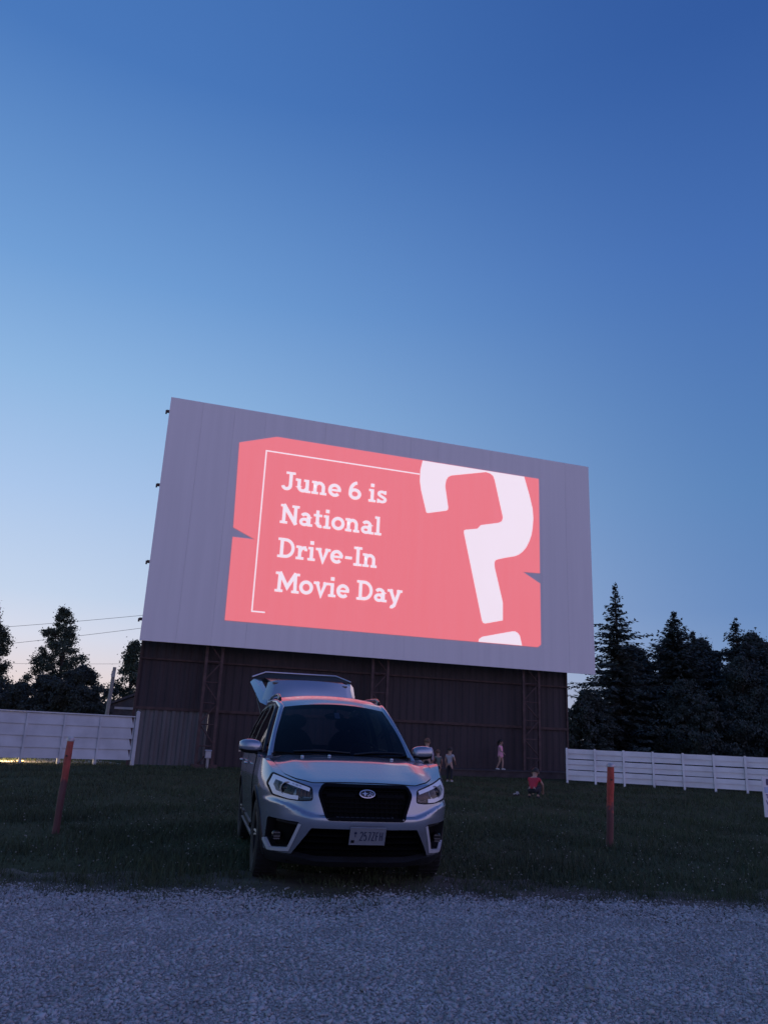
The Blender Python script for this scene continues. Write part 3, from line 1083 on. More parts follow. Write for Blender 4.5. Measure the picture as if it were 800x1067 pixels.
# the lamp whose light runs out under the left fence
lamp = thing('ground_lamp', 'low warm lamp glowing through the gap beneath the white left fence', 'lamp', (-11.65, 26.88, 0), R(36))
q = MB()
q.box(-.14, .14, .03, .12, 0, .075)
q.build('housing', 'black_plastic', lamp)
q = MB()
q.box(-.11, .11, .012, .028, .03, .065)
q.build('lens', 'warm_lens', lamp, 40)
ld = bpy.data.lights.new('lamp_glow', 'POINT')
ld.energy = 200
ld.color = (1, .66, .34)
ld.shadow_soft_size = .10
lo = bpy.data.objects.new('lamp_glow', ld)
COL.objects.link(lo)
lo.parent = lamp
lo.location = (-.35, .7, .45)


# ------------------------------------------------------------------ the parked car (local: nose at y = 0, x to its left side, z up)
car = thing('parked_car', 'silver compact SUV parked facing us on the grass edge with its tailgate raised', 'car', (-.036, 7.172, 0), R(12.2))


def pl(v, tab):
    return float(np.interp(v, [t[0] for t in tab], [t[1] for t in tab]))


def smooth_tab(tab, n=160, k=9):
    """a table softened so the panels have no kinks"""
    a = np.array(tab, float)
    xs_ = np.linspace(a[0, 0], a[-1, 0], n)
    ys_ = np.interp(xs_, a[:, 0], a[:, 1])
    pad = np.pad(ys_, k // 2, mode='edge')
    ys_ = np.convolve(pad, np.ones(k) / k, 'valid')
    return list(zip(xs_, ys_))


YF = smooth_tab([(.16, .22), (.24, .12), (.30, .075), (.42, .018), (.50, .0), (.56, -.004), (.605, .0), (.64, .008), (.72, .02), (.80, .035), (.86, .065), (.90, .115), (.95, .2), (1.12, .5)], 200, 7)
WZ = smooth_tab([(.16, .80), (.24, .855), (.30, .872), (.45, .882), (.58, .893), (.70, .906), (.80, .908), (.90, .902), (1.0, .888), (1.14, .862)])
YR = smooth_tab([(.16, 4.40), (.3, 4.53), (.45, 4.60), (.60, 4.61), (.68, 4.57), (.9, 4.55), (1.16, 4.48)])
ZC = smooth_tab([(0, .862), (.10, .878), (.18, .905), (.40, .963), (.72, 1.046), (.79, 1.058), (1.0, 1.072), (1.25, 1.088), (1.6, 1.102)])
YC, NF, NR, YC2 = 1.0, 3.0, 3.6, 3.75


def sstep(a, b, v):
    t = min(1, max(0, (v - a) / (b - a)))
    return t * t * (3 - 2 * t)


def crease(x, z):
    """the bumper's shelf: level under the grille, climbing to the lamps' outer ends"""
    zc = .615 + .105 * sstep(.42, .80, abs(x))
    return .030 * (1 - sstep(zc - .012, zc + .016, z)) * sstep(.40, zc - .02, z) * (1 - sstep(.80, .90, abs(x)))


def fascia_y(x, z, off=0.0):
    yf, w = pl(z, YF), pl(z, WZ)
    a = min(abs(x) / w, .9995)
    return YC - (YC - yf) * (1 - a ** NF) ** (1 / NF) + off - crease(x, z)


def fascia(off):
    """map (x, z) -> a point on the nose, set off along the local normal (negative = proud)"""
    def fn(a, b):
        e = .004
        y = fascia_y(a, b)
        dx = (fascia_y(a + e, b) - fascia_y(a - e, b)) / (2 * e)
        dz = (fascia_y(a, b + e) - fascia_y(a, b - e)) / (2 * e)
        n = Vector((-dx, 1, -dz)).normalized()
        p_ = Vector((a, y, b)) + n * off
        return (p_.x, p_.y, p_.z)
    return fn


def hood_z(x, y):
    ax = abs(x)
    z = pl(y, ZC) - .060 * (ax / .86) ** 2.6 - .010 * max(0, min(1, (y - .5) / .8)) * (ax / .8) ** 4
    # the wing stands a little above the bonnet over each lamp
    z += .064 * math.exp(-((ax - .87) / .10) ** 2) * math.exp(-((y - .75) / .62) ** 2)
    # two raised shoulders running back from the lamps
    k = math.exp(-((ax - (.50 + .10 * min(1, y / 1.2))) / .085) ** 2) * .010 * min(1, max(0, (y - .1) / .35))
    return z + k


def belt_z(y):
    return pl(y, [(1.4, 1.105), (1.75, 1.088), (2.2, 1.088), (3.2, 1.11), (4.5, 1.15)])


def outline(i, M_, z):
    """half outline at level z, i = 0 at the front centre .. M_ at the rear centre"""
    t = i / M_
    w = pl(z, WZ)
    if t <= .36:
        th = (t / .36) * PI / 2
        s, c = math.sin(th), math.cos(th)
        return w * s ** (2 / NF), YC - (YC - pl(z, YF)) * max(c, 0) ** (2 / NF) - crease(w * s ** (2 / NF), z)
    if t <= .74:
        return w, YC + (YC2 - YC) * (t - .36) / .38
    th = (t - .74) / .26 * PI / 2
    s, c = math.sin(th), math.cos(th)
    return w * max(c, 0) ** (2 / NR), YC2 + (pl(z, YR) - YC2) * s ** (2 / NR)


def top_z(i, M_):
    z = .95
    for _ in range(12):
        x, y = outline(i, M_, z)
        zn = hood_z(x, y) if y < 1.42 else belt_z(y)
        if y >= 1.30 and y < 1.55:
            k = (y - 1.30) / .25
            zn = hood_z(x, min(y, 1.42)) * (1 - k) + belt_z(max(y, 1.42)) * k
        z = .5 * z + .5 * zn
    return z


def car_body():
    MU, NV, NT = 100, 60, 14
    bm = bmesh.new()
    zb = .20
    tops = [top_z(i, MU) for i in range(MU + 1)]

    def loop_vert(sgn, i, j):
        z = zb + (tops[i] - zb) * j / NV
        x, y = outline(i, MU, z)
        return bm.verts.new((sgn * x, y, z))
    Lv = [[loop_vert(-1, i, j) for i in range(MU + 1)] for j in range(NV + 1)]
    Rv = []
    for j in range(NV + 1):
        row = []
        for i in range(MU + 1):
            row.append(Lv[j][i] if i in (0, MU) else loop_vert(1, i, j))
        Rv.append(row)
    for j in range(NV):
        for i in range(MU):
            bm.faces.new((Lv[j][i + 1], Lv[j][i], Lv[j + 1][i], Lv[j + 1][i + 1]))
            bm.faces.new((Rv[j][i], Rv[j][i + 1], Rv[j + 1][i + 1], Rv[j + 1][i]))
    # top and bottom caps, row by row across the car
    for (j, up) in ((NV, True), (0, False)):
        prev = None
        for i in range(MU + 1):
            a, b = Lv[j][i], Rv[j][i]
            if i in (0, MU):
                row = [a] * (NT + 1)
            else:
                row = [a]
                for k in range(1, NT):
                    s = k / NT
                    x = a.co.x * (1 - s) + b.co.x * s
                    y = a.co.y
                    if up:
                        if y < 1.42:
                            z = hood_z(x, y)
                            if y > 1.30:
                                z += 0
                        else:
                            z = a.co.z - .03 * (1 - (2 * s - 1) ** 8)
                    else:
                        z = zb
                    row.append(bm.verts.new((x, y, z)))
                row.append(b)
            if prev:
                for k in range(NT):
                    q = [prev[k], prev[k + 1], row[k + 1], row[k]]
                    u_ = []
                    for v_ in q:
                        if v_ not in u_:
                            u_.append(v_)
                    if len(u_) < 3:
                        continue
                    f_ = bm.faces.new(u_)
                    if up and min(v_.co.y for v_ in u_) > 1.38:
                        f_.material_index = 1
                    if not up:
                        f_.material_index = 2
            prev = row
    bmesh.ops.remove_doubles(bm, verts=bm.verts, dist=1e-5)
    bmesh.ops.recalc_face_normals(bm, faces=bm.faces)
    me = bpy.data.meshes.new('body')
    bm.to_mesh(me)
    bm.free()
    for k in ('paint', 'cabin', 'black_plastic'):
        me.materials.append(M[k])
    return me


def rings(poly, fn, n=64, k=9):
    """star-shaped 2-D outline -> dense patch through fn(a, b)"""
    P = resample(poly, n)
    c = sum(P, Vector((0, 0))) / len(P)
    n = len(P)
    v = [fn(c.x, c.y)]
    f = []
    for i in range(1, k + 1):
        for p_ in P:
            w = c.lerp(p_, i / k)
            v.append(fn(w.x, w.y))
    for j in range(n):
        f.append((0, 1 + j, 1 + (j + 1) % n))
    for i in range(k - 1):
        for j in range(n):
            a, b = 1 + i * n + j, 1 + i * n + (j + 1) % n
            f.append((a, a + n, b + n, b))
    return v, f, n, k


def patch(poly, fn, n=64, k=9, mb=None):
    v, f, _, _ = rings(poly, fn, n, k)
    return (mb or MB()).add(v, f)


def band(pts, w, fn, mb=None, closed=False, sub=6):
    """a strip of width w along a 2-D path, through fn"""
    Q = []
    pts = [Vector(p_) for p_ in pts]
    m = len(pts)
    for i in range(m if closed else m - 1):
        for j in range(sub):
            Q.append(pts[i].lerp(pts[(i + 1) % m], j / sub))
    if not closed:
        Q.append(pts[-1])
    L_, R_ = ribbon_poly(Q, w, closed)
    n = len(Q)
    vs = [fn(*q_) for q_ in L_] + [fn(*q_) for q_ in R_]
    fs = [(i, (i + 1) % n, n + (i + 1) % n, n + i) for i in range(n if closed else n - 1)]
    return (mb or MB()).add(vs, fs)


def slab_band(pts, w, fn_out, fn_in, mb=None, closed=False, sub=6):
    """like band but with thickness, outer face through fn_out and inner through fn_in"""
    mb = mb or MB()
    Q = []
    pts = [Vector(p_) for p_ in pts]
    m = len(pts)
    for i in range(m if closed else m - 1):
        for j in range(sub):
            Q.append(pts[i].lerp(pts[(i + 1) % m], j / sub))
    if not closed:
        Q.append(pts[-1])
    L_, R_ = ribbon_poly(Q, w, closed)
    n = len(Q)
    vs = [fn_out(*q_) for q_ in L_] + [fn_out(*q_) for q_ in R_] + [fn_in(*q_) for q_ in L_] + [fn_in(*q_) for q_ in R_]
    fs = []
    for i in range(n if closed else n - 1):
        j = (i + 1) % n
        fs += [(i, j, n + j, n + i), (2 * n + i, 3 * n + i, 3 * n + j, 2 * n + j), (i, 2 * n + i, 2 * n + j, j), (n + i, n + j, 3 * n + j, 3 * n + i)]
    return mb.add(vs, fs)


def cutter(poly, depth, y0=-.5):
    """closed solid that cuts the outline out of the nose down to a depth behind its skin"""
    v, f, n, k = rings(poly, fascia(depth), 72, 8)
    bm = bmesh.new()
    back = [bm.verts.new(p_) for p_ in v]
    P = resample(poly, 72)
    rim_fn = fascia(-.03)
    rim = [bm.verts.new(rim_fn(p_.x, p_.y)) for p_ in P]
    front = [bm.verts.new((r_.co.x, y0, r_.co.z)) for r_ in rim]
    for q in f:
        bm.faces.new([back[i] for i in q])
    o = 1 + (k - 1) * n
    for j in range(n):
        bm.faces.new((back[o + j], back[o + (j + 1) % n], rim[(j + 1) % n], rim[j]))
        bm.faces.new((rim[j], rim[(j + 1) % n], front[(j + 1) % n], front[j]))
    bm.faces.new(front)
    bmesh.ops.recalc_face_normals(bm, faces=bm.faces)
    me = bpy.data.meshes.new('cut')
    bm.to_mesh(me)
    bm.free()
    for kk in ('paint', 'cabin', 'black_plastic'):
        me.materials.append(M[kk])
    me.polygons.foreach_set('material_index', [2] * len(me.polygons))
    return me


def mirror(poly):
    return [(-a, b) for a, b in poly][::-1]


HEAD = round_poly([(.800, .944), (.680, .902), (.476, .840), (.470, .740), (.560, .732), (.665, .736), (.800, .760), (.846, .85)], .022, 3)
GRILLE = round_poly([(-.376, .868), (.376, .868), (.414, .80), (.340, .598), (-.340, .598), (-.414, .80)], .028, 4)
FOG = round_poly([(.822, .578), (.566, .560), (.645, .330), (.790, .318), (.826, .38)], .02, 3)
LOW = round_poly([(-.470, .520), (.470, .520), (.60, .315), (.645, .212), (-.645, .212), (-.60, .315)], .012, 3)

body = link('body', car_body(), car)
cuts = [cutter(HEAD, .075), cutter(mirror(HEAD), .075), cutter(GRILLE, .05), cutter(FOG, .09), cutter(mirror(FOG), .09), cutter(LOW, .13)]
for (s, y) in ((-1, .95), (1, .95), (-1, 3.62), (1, 3.62)):
    q = MB()
    q.lathe([(.0001, s * .56), (.395, s * .56), (.395, s * 1.2), (.0001, s * 1.2)], 56, 'X', (0, y, .365))
    o = q.build('cut', ['black_plastic'])
    cuts.append(o.data)
    bpy.data.objects.remove(o)
tmp = []
for me in cuts:
    o = link('cut', me)
    tmp.append(o)
    md = body.modifiers.new('b', 'BOOLEAN')
    md.operation = 'DIFFERENCE'
    md.solver = 'EXACT'
    md.material_mode = 'TRANSFER'
    md.object = o
    o.matrix_world = Matrix.Translation((-.036, 7.172, 0)) @ Matrix.Rotation(R(12.2), 4, 'Z')
bpy.context.view_layer.update()
dg = bpy.context.evaluated_depsgraph_get()
new = bpy.data.meshes.new_from_object(body.evaluated_get(dg))
body.modifiers.clear()
body.data = new
for p_ in new.polygons:
    if p_.center.z < .292 and p_.center.y < .75 or p_.center.z < .26:
        p_.material_index = 2
for o in tmp:
    bpy.data.objects.remove(o)
finish(new, 32)

# bonnet and its shut line
HO = [(-.47, .135), (.47, .135), (.60, .25), (.70, .42), (.765, .70), (.775, 1.1), (.745, 1.34), (.40, 1.245), (0, 1.215), (-.40, 1.245), (-.745, 1.34), (-.775, 1.1), (-.765, .70), (-.70, .42), (-.60, .25)]
HO2 = round_poly(HO, .03, 3)
hood = patch(HO2, lambda a, b: (a, b, hood_z(a, b) + .006), 110, 22).build('hood', 'paint', car, 40)
band(HO2, .013, lambda a, b: (a, b, hood_z(a, b) + .003), closed=True, sub=8).build('shut_line', 'seam', hood)
for (x, y) in ((-.46, 1.06), (-.18, 1.10), (.46, 1.06)):
    q = MB()
    q.ball((x, y, hood_z(x, y) + .012), (.018, .026, .012), 10, 6)
    q.build('washer_nozzle', 'satin', hood, 60)

# grille, emblem
gr = patch(GRILLE, fascia(.046)).build('grille', 'grille_black', car, 40)
q = MB()
for i in range(7):
    z = .622 + i * .037
    w = .335 + .075 * min(1, (z - .6) / .2) - .02
    slab_band([(-w, z), (w, z)], .010, fascia(.028), fascia(.044), q, sub=16)
for i in range(15):
    x = -.32 + i * .64 / 14
    slab_band([(x, .612), (x, .858)], .006, fascia(.033), fascia(.045), q, sub=6)
q.build('grille_mesh', 'grille_black', gr)
slab_band(GRILLE, .026, fascia(-.004), fascia(.040), closed=True, sub=8).build('grille_frame', 'grille_black', gr, 40)
for (a_, b_) in ((-.355, -.10), (.10, .355)):
    slab_band([(a_, .792), (b_, .792)], .030, fascia(.014), fascia(.045), sub=6).build('grille_bar', 'grille_black', gr, 40)
em = MB()
EC = (.008, .806)
el = [(EC[0] + 0.067 * math.cos(2 * PI * i / 40), EC[1] + .031 * math.sin(2 * PI * i / 40)) for i in range(40)]
patch(el, fascia(.006), 40, 3).build('emblem_field', 'gloss_black', gr)
emb = slab_band(el, .0075, fascia(-.004), fascia(.030), closed=True, sub=1).build('emblem', 'emblem', gr, 50)
q = MB()


def star(cx, cz, r_, k=4, aspect=1.25):
    P = []
    for i in range(2 * k):
        rr = r_ if i % 2 == 0 else r_ * .32
        P.append((cx + rr * aspect * math.sin(PI * i / k), cz + rr * math.cos(PI * i / k)))
    v, f, _, _ = rings(P, fascia(-.001), 16, 2)
    q.add(v, f)


star(EC[0] - .020, EC[1] + .003, .024)
for (dx, dz) in ((.010, -.014), (.024, -.005), (.038, -.014), (.029, .010), (.045, .003)):
    star(EC[0] + dx, EC[1] + dz, .0095)
q.build('emblem_stars', 'emblem', gr)

# lower intake, skid trim, fog pockets
lw = patch(LOW, fascia(.12)).build('lower_intake', 'grille_black', car, 40)
q = MB()
for z in (.275, .33, .385, .44):
    w = .47 + (.52 - z) * .52
    slab_band([(-w, z), (w, z)], .016, fascia(.045), fascia(.118), q, sub=14)
q.build('intake_slats', 'grille_black', lw)
q = MB()
slab_band([(-.76, .275), (-.62, .262), (-.40, .225), (.40, .225), (.62, .262), (.76, .275)], .045, fascia(-.010), fascia(.05), q, sub=8)
q.build('lower_lip', 'black_plastic', lw, 50)
for s in (1, -1):
    fp = FOG if s == 1 else mirror(FOG)
    fo = patch(fp, fascia(.085)).build('fog_pocket', 'grille_black', car, 40)
    q = MB()
    q.lathe([(.001, -.012), (.034, -.012), (.042, .0), (.042, .05)], 20, 'Y', (s * .735, fascia_y(.735, .43) + .05, .43))
    q.build('fog_lamp', 'gloss_black', fo, 40)
    q = MB()
    for z in (.415, .395, .445):
        q.box(s * .735 - .028, s * .735 + .028, fascia_y(.735, .43) + .026, fascia_y(.735, .43) + .034, z, z + .010)
    q.build('fog_lens_bars', 'rim', fo)
    q = MB()
    slab_band([(s * .60, .535), (s * .775, .552)], .018, fascia(.03), fascia(.08), q)
    q.build('pocket_bar', 'black_plastic', fo)
    q = MB()
    slab_band([(s * .566, .548), (s * .640, .325), (s * .790, .308), (s * .836, .385)], .024, fascia(-.006), fascia(.02), q, sub=8)
    q.build('fog_surround', 'silver_trim', fo, 50)

# headlamps
for s in (1, -1):
    hp = HEAD if s == 1 else mirror(HEAD)
    h = patch(hp, fascia(.070)).build('headlight', 'lamp_dark', car, 40)
    q = MB()
    slab_band([(s * .494, .826), (s * .68, .880), (s * .785, .912), (s * .814, .85), (s * .782, .785), (s * .66, .757), (s * .59, .754)], .034, fascia(.001), fascia(.05), q, sub=6)
    q.build('light_bracket', 'lamp_white', h, 50)
    cx, cz = s * .682, .822
    yy = fascia_y(cx, cz)
    q = MB()
    q.lathe([(.052, -.006), (.058, -.006), (.061, .02), (.060, .05)], 28, 'Y', (cx, yy + .026, cz))
    q.build('projector_ring', 'chrome', h, 40)
    q = MB()
    q.ball((cx, yy + .045, cz), (.048, .034, .048), 20, 12)
    q.build('projector', 'lens_glass' if 'lens_glass' in M else 'gloss_black', h, 60)
    q = MB()
    for i in range(4):
        x = s * (.500 + i * .030)
        q.box(x - .012, x + .012, fascia_y(x, .79) + .038, fascia_y(x, .79) + .06, .765, .822)
    q.build('turn_reflector', 'amber', h)
    q = MB()
    slab_band([(s * .485, .752), (s * .60, .748)], .014, fascia(.016), fascia(.05), q, sub=5)
    q.build('lower_trim', 'gloss_black', h)
    slab_band(hp, .010, fascia(-.002), fascia(.05), closed=True, sub=3).build('lamp_gasket', 'seam', h, 50)
    patch(hp, fascia(.003)).build('lens', 'lens', h, 40)

# number plate
pq = Matrix.Translation((.012, fascia_y(0, .47) - .030, .468)) @ Matrix.Rotation(R(24), 4, 'X')
q = MB()
q.box(-.155, .155, 0, .004, -.0775, .0775, pq)
pt = q.build('number_plate', 'plate', car)
q = MB()
for (x0, x1, z0, z1) in ((-.157, .157, .0725, .079), (-.157, .157, -.079, -.0725), (-.157, -.150, -.072, .072), (.150, .157, -.072, .072)):
    q.box(x0, x1, -.003, .006, z0, z1, pq)
q.build('plate_frame', 'plate', pt)
q = MB()
for x in (-.05, .05):
    q.box(x - .03, x + .03, .006, .05, -.05, .05, pq)
q.build('plate_bracket', 'black_plastic', pt)


def plate_strokes(strokes, w, dy=-.0015):
    m = MB()
    for k, st in enumerate(strokes):
        L_, R_ = ribbon_poly(st, w)
        n = len(L_)
        yv = dy - .0002 * (k % 6)
        m.add([tuple(pq @ Vector((a.x, yv, a.y))) for a in L_ + R_], [(i, i + 1, n + i + 1, n + i) for i in range(n - 1)])
    return m


CH = {'2': [[(0, .82), (.1, .96), (.3, 1), (.5, .92), (.55, .75), (.45, .55), (.02, .04), (.58, .04)]],
      '5': [[(.54, .96), (.08, .96), (.05, .55), (.3, .62), (.5, .5), (.55, .3), (.45, .1), (.25, .02), (.03, .12)]],
      '7': [[(.02, .96), (.56, .96), (.22, .0)]],
      'Z': [[(.03, .96), (.55, .96), (.03, .04), (.58, .04)]],
      'F': [[(.08, 0), (.08, 1)], [(.08, .95), (.55, .95)], [(.08, .52), (.45, .52)]],
      'H': [[(.06, 0), (.06, 1)], [(.54, 0), (.54, 1)], [(.06, .5), (.54, .5)]]}
st = []
for i, c in enumerate('257ZFH'):
    x0 = -.066 + i * .0345
    for pth in CH[c]:
        st.append([(x0 + a * .040, -.040 + b * .080) for a, b in pth])
plate_strokes(st, .0075).build('plate_number', 'plate_ink', pt)
q = MB()
for (cx, cz, r_, k) in ((-.108, .028, .017, 6),):
    P = []
    for i in range(2 * k):
        rr = r_ if i % 2 == 0 else r_ * .5
        P.append((cx + rr * math.sin(PI * i / k), cz + rr * math.cos(PI * i / k)))
    q.add([tuple(pq @ Vector((a, -.0015, b))) for a, b in P] + [tuple(pq @ Vector((cx, -.0015, cz)))], [(i, (i + 1) % 12, 12) for i in range(12)])
q.box(-.111, -.105, -.0022, -.0008, -.008, .012, pq)
q.build('plate_torch', 'plate_ink', pt)
q = MB()
q.box(-.140, -.112, -.002, -.0005, -.062, -.036, pq)
q.build('plate_sticker', 'gloss_black', pt)


# sides: doors, handles, sills, arches
def side(s, off):
    def fn(y, z):
        return (s * (pl(z, WZ) + off), y, z)
    return fn


for s in (-1, 1):
    for (nm, poly) in (('front_door', [(1.50, 1.055), (2.66, 1.09), (2.68, .60), (2.60, .30), (1.52, .30), (1.42, .62)]),
                       ('rear_door', [(2.69, 1.092), (3.66, 1.12), (3.60, .86), (3.30, .72), (3.17, .48), (3.12, .30), (2.63, .30), (2.71, .60)])):
        P = round_poly(poly, .05, 3)
        dr = patch(P, side(s, .006), 70, 10).build(nm, 'paint', car, 40)
        band(P, .013, side(s, .003), closed=True, sub=2).build('shut_line', 'seam', dr)
        y0 = max(p_[0] for p_ in poly) - (.19 if nm == 'front_door' else .16)
        q = MB()
        q.tube([side(s, .018)(y0 - .10, .945), side(s, .044)(y0 - .07, .948), side(s, .044)(y0 + .06, .952), side(s, .018)(y0 + .09, .953)], [.011, .014, .014, .011], 8, flat=.8)
        q.build('door_handle', 'paint', dr, 50)
        q = MB()
        slab_band([(p_, .375) for p_ in np.linspace(min(a for a, b in poly) + .12, max(a for a, b in poly) - (.12 if nm == 'front_door' else .55), 6)], .05, side(s, .020), side(s, .0), q, sub=2)
        q.build('door_moulding', 'black_plastic', dr, 40)
    q = MB()
    slab_band([(1.36, .245), (2.2, .24), (3.2, .245)], .09, side(s, .014), side(s, -.03), q, sub=6)
    q.build('sill', 'black_plastic', car, 40)
    q = MB()
    slab_band([(1.37, .30), (3.20, .30)], .012, side(s, .020), side(s, 0), q, sub=8)
    q.build('sill_trim', 'satin', car, 40)
    for y in (.95, 3.62):
        q = MB()
        pts = [(y + .412 * math.cos(t), .365 + .412 * math.sin(t)) for t in np.linspace(-.32, PI + .32, 30)]
        if y < 2:
            fa = lambda a, b, o=0.0: (s * (min(pl(b, WZ), pl(b, WZ) * max(0.01, (1 - max(0, (YC - a) / (YC - pl(b, YF))) ** NF)) ** (1 / NF)) + o), a, b)
        else:
            fa = lambda a, b, o=0.0: (s * (pl(b, WZ) * max(.01, (1 - max(0, (a - YC2) / (pl(b, YR) - YC2)) ** NR)) ** (1 / NR) + o), a, b)
        slab_band(pts, .045, lambda a, b: fa(a, b, .010), lambda a, b: fa(a, b, -.03), q, sub=1)
        q.build('arch_trim', 'black_plastic', car, 40)

# wheels
for (s, y) in ((-1, .95), (1, .95), (-1, 3.62), (1, 3.62)):
    wh = bpy.data.objects.new('wheel', None)
    COL.objects.link(wh)
    wh.parent = car
    wh.location = (s * .775, y, .352)
    q = MB()
    q.lathe([(.225, -.095), (.25, -.11), (.315, -.115), (.343, -.098), (.352, -.07), (.3535, 0), (.352, .07), (.343, .098), (.315, .115), (.25, .11), (.225, .095)], 48, 'X')
    for i in range(40):
        a = 2 * PI * i / 40
        for h0, h1 in ((-.095, -.035), (-.025, .025), (.035, .095)):
            r0, r1 = .350, .3575
            da = .055
            q.hexa([(h0, r0 * math.cos(a), r0 * math.sin(a)), (h1, r0 * math.cos(a + .02), r0 * math.sin(a + .02)), (h1, r0 * math.cos(a + da + .04), r0 * math.sin(a + da + .04)), (h0, r0 * math.cos(a + da), r0 * math.sin(a + da))],
                   [(h0, r1 * math.cos(a), r1 * math.sin(a)), (h1, r1 * math.cos(a + .02), r1 * math.sin(a + .02)), (h1, r1 * math.cos(a + da + .04), r1 * math.sin(a + da + .04)), (h0, r1 * math.cos(a + da), r1 * math.sin(a + da))])
    q.build('tyre', 'rubber', wh, 40)
    q = MB()
    q.lathe([(.228, -.09), (.235, .0), (.232, .10), (.222, .104), (.210, .09), (.205, -.06)], 40, 'X')
    q.lathe([(.001, s * .075), (.055, s * .072), (.062, s * .04)], 20, 'X')
    for i in range(5):
        for dd in (-.10, .10):
            a0, a1 = 2 * PI * i / 5 + dd * 1.4, 2 * PI * i / 5 + dd
            q.tube([(s * .06, .04 * math.cos(a0), .04 * math.sin(a0)), (s * .085, .215 * math.cos(a1), .215 * math.sin(a1))], [.022, .016], 6)
    q.build('rim', 'rim', wh, 40)
    q = MB()
    q.lathe([(.001, s * -.01), (.15, s * -.01), (.15, s * -.03), (.001, s * -.03)], 30, 'X')
    q.build('brake_disc', 'rust_steel', wh, 40)


# glasshouse -----------------------------------------------------------
def roof_edge(y):
    return pl(y, [(2.08, .585), (2.3, .605), (2.7, .622), (3.4, .620), (4.22, .585)]), pl(y, [(2.05, 1.578), (2.3, 1.632), (2.6, 1.660), (3.2, 1.668), (3.8, 1.645), (4.22, 1.612)])


def roof_fn(lo=0.0):
    def fn(u, v):
        s = 2 * u - 1
        yf = 1.985 + .125 * s * s
        y = yf + (4.22 - yf) * v
        w, z = roof_edge(y)
        return (w * s, y, z + .054 * (1 - s * s) * (1 if lo == 0 else .9) - lo - .008 + .052 * (1 - math.exp(-v * 7)))
    return fn


q = MB()
q.grid(roof_fn(0), 26, 30)
roof = q.build('roof', 'paint', car, 40)
q = MB()
q.grid(roof_fn(.035), 18, 18, True)
q.build('headliner', 'cabin', roof, 40)


def shield(off, k=1.0):
    def fn(u, v):
        s = (2 * u - 1) * k
        bx, by, bz = .735 * s, 1.225 + .21 * s * s, 1.094 + .016 * s * s
        tx, ty, tz = .588 * s, 1.985 + .125 * s * s, 1.632 - .052 * s * s
        y = by + (ty - by) * v
        z = bz + (tz - bz) * v
        bul = .028 * 4 * v * (1 - v)
        return (bx + (tx - bx) * v, y - bul * .6 - off * .6, z + bul * .7 + off * .75)
    return fn


q = MB()
q.grid(shield(0), 24, 16)
ws = q.build('windshield', 'shield', car, 60)
q = MB()
sf = shield(-.004)
sides = [(0, .035, 0, 1), (.965, 1, 0, 1), (.035, .965, 0, .05), (.035, .965, .955, 1)]
for (u0, u1, v0, v1) in sides:
    q.grid(lambda u, v, a=u0, b=u1, c=v0, d_=v1: sf(a + (b - a) * u, c + (d_ - c) * v), 14, 14)
q.build('glass_border', 'seam', ws)
q = MB()
for x0 in (-.52, .10):
    q.tube([shield(.012)((x0 + .735) / 1.47, .01), shield(.018)((x0 + .25 + .735) / 1.47, .045), shield(.014)((x0 + .58 + .735) / 1.47, .03)], [.010, .008, .006], 6)
q.build('wiper', 'black_plastic', ws, 60)
q = MB()
tf = shield(-.02)
q.grid(lambda u, v: tf(.472 + .045 * u, .70 + .13 * v), 3, 3)
q.build('toll_tag', 'sign_pale', ws)
# cowl strip at the foot of the windshield
q = MB()
q.grid(lambda u, v: ((2 * u - 1) * .74, (1.205 + .145 * (2 * u - 1) ** 2) * (1 - v) + (1.27 + .19 * (2 * u - 1) ** 2) * v, 1.098 - .004 * (2 * u - 1) ** 2 - .003 * v), 20, 3)
q.build('cowl', 'black_plastic', car, 40)

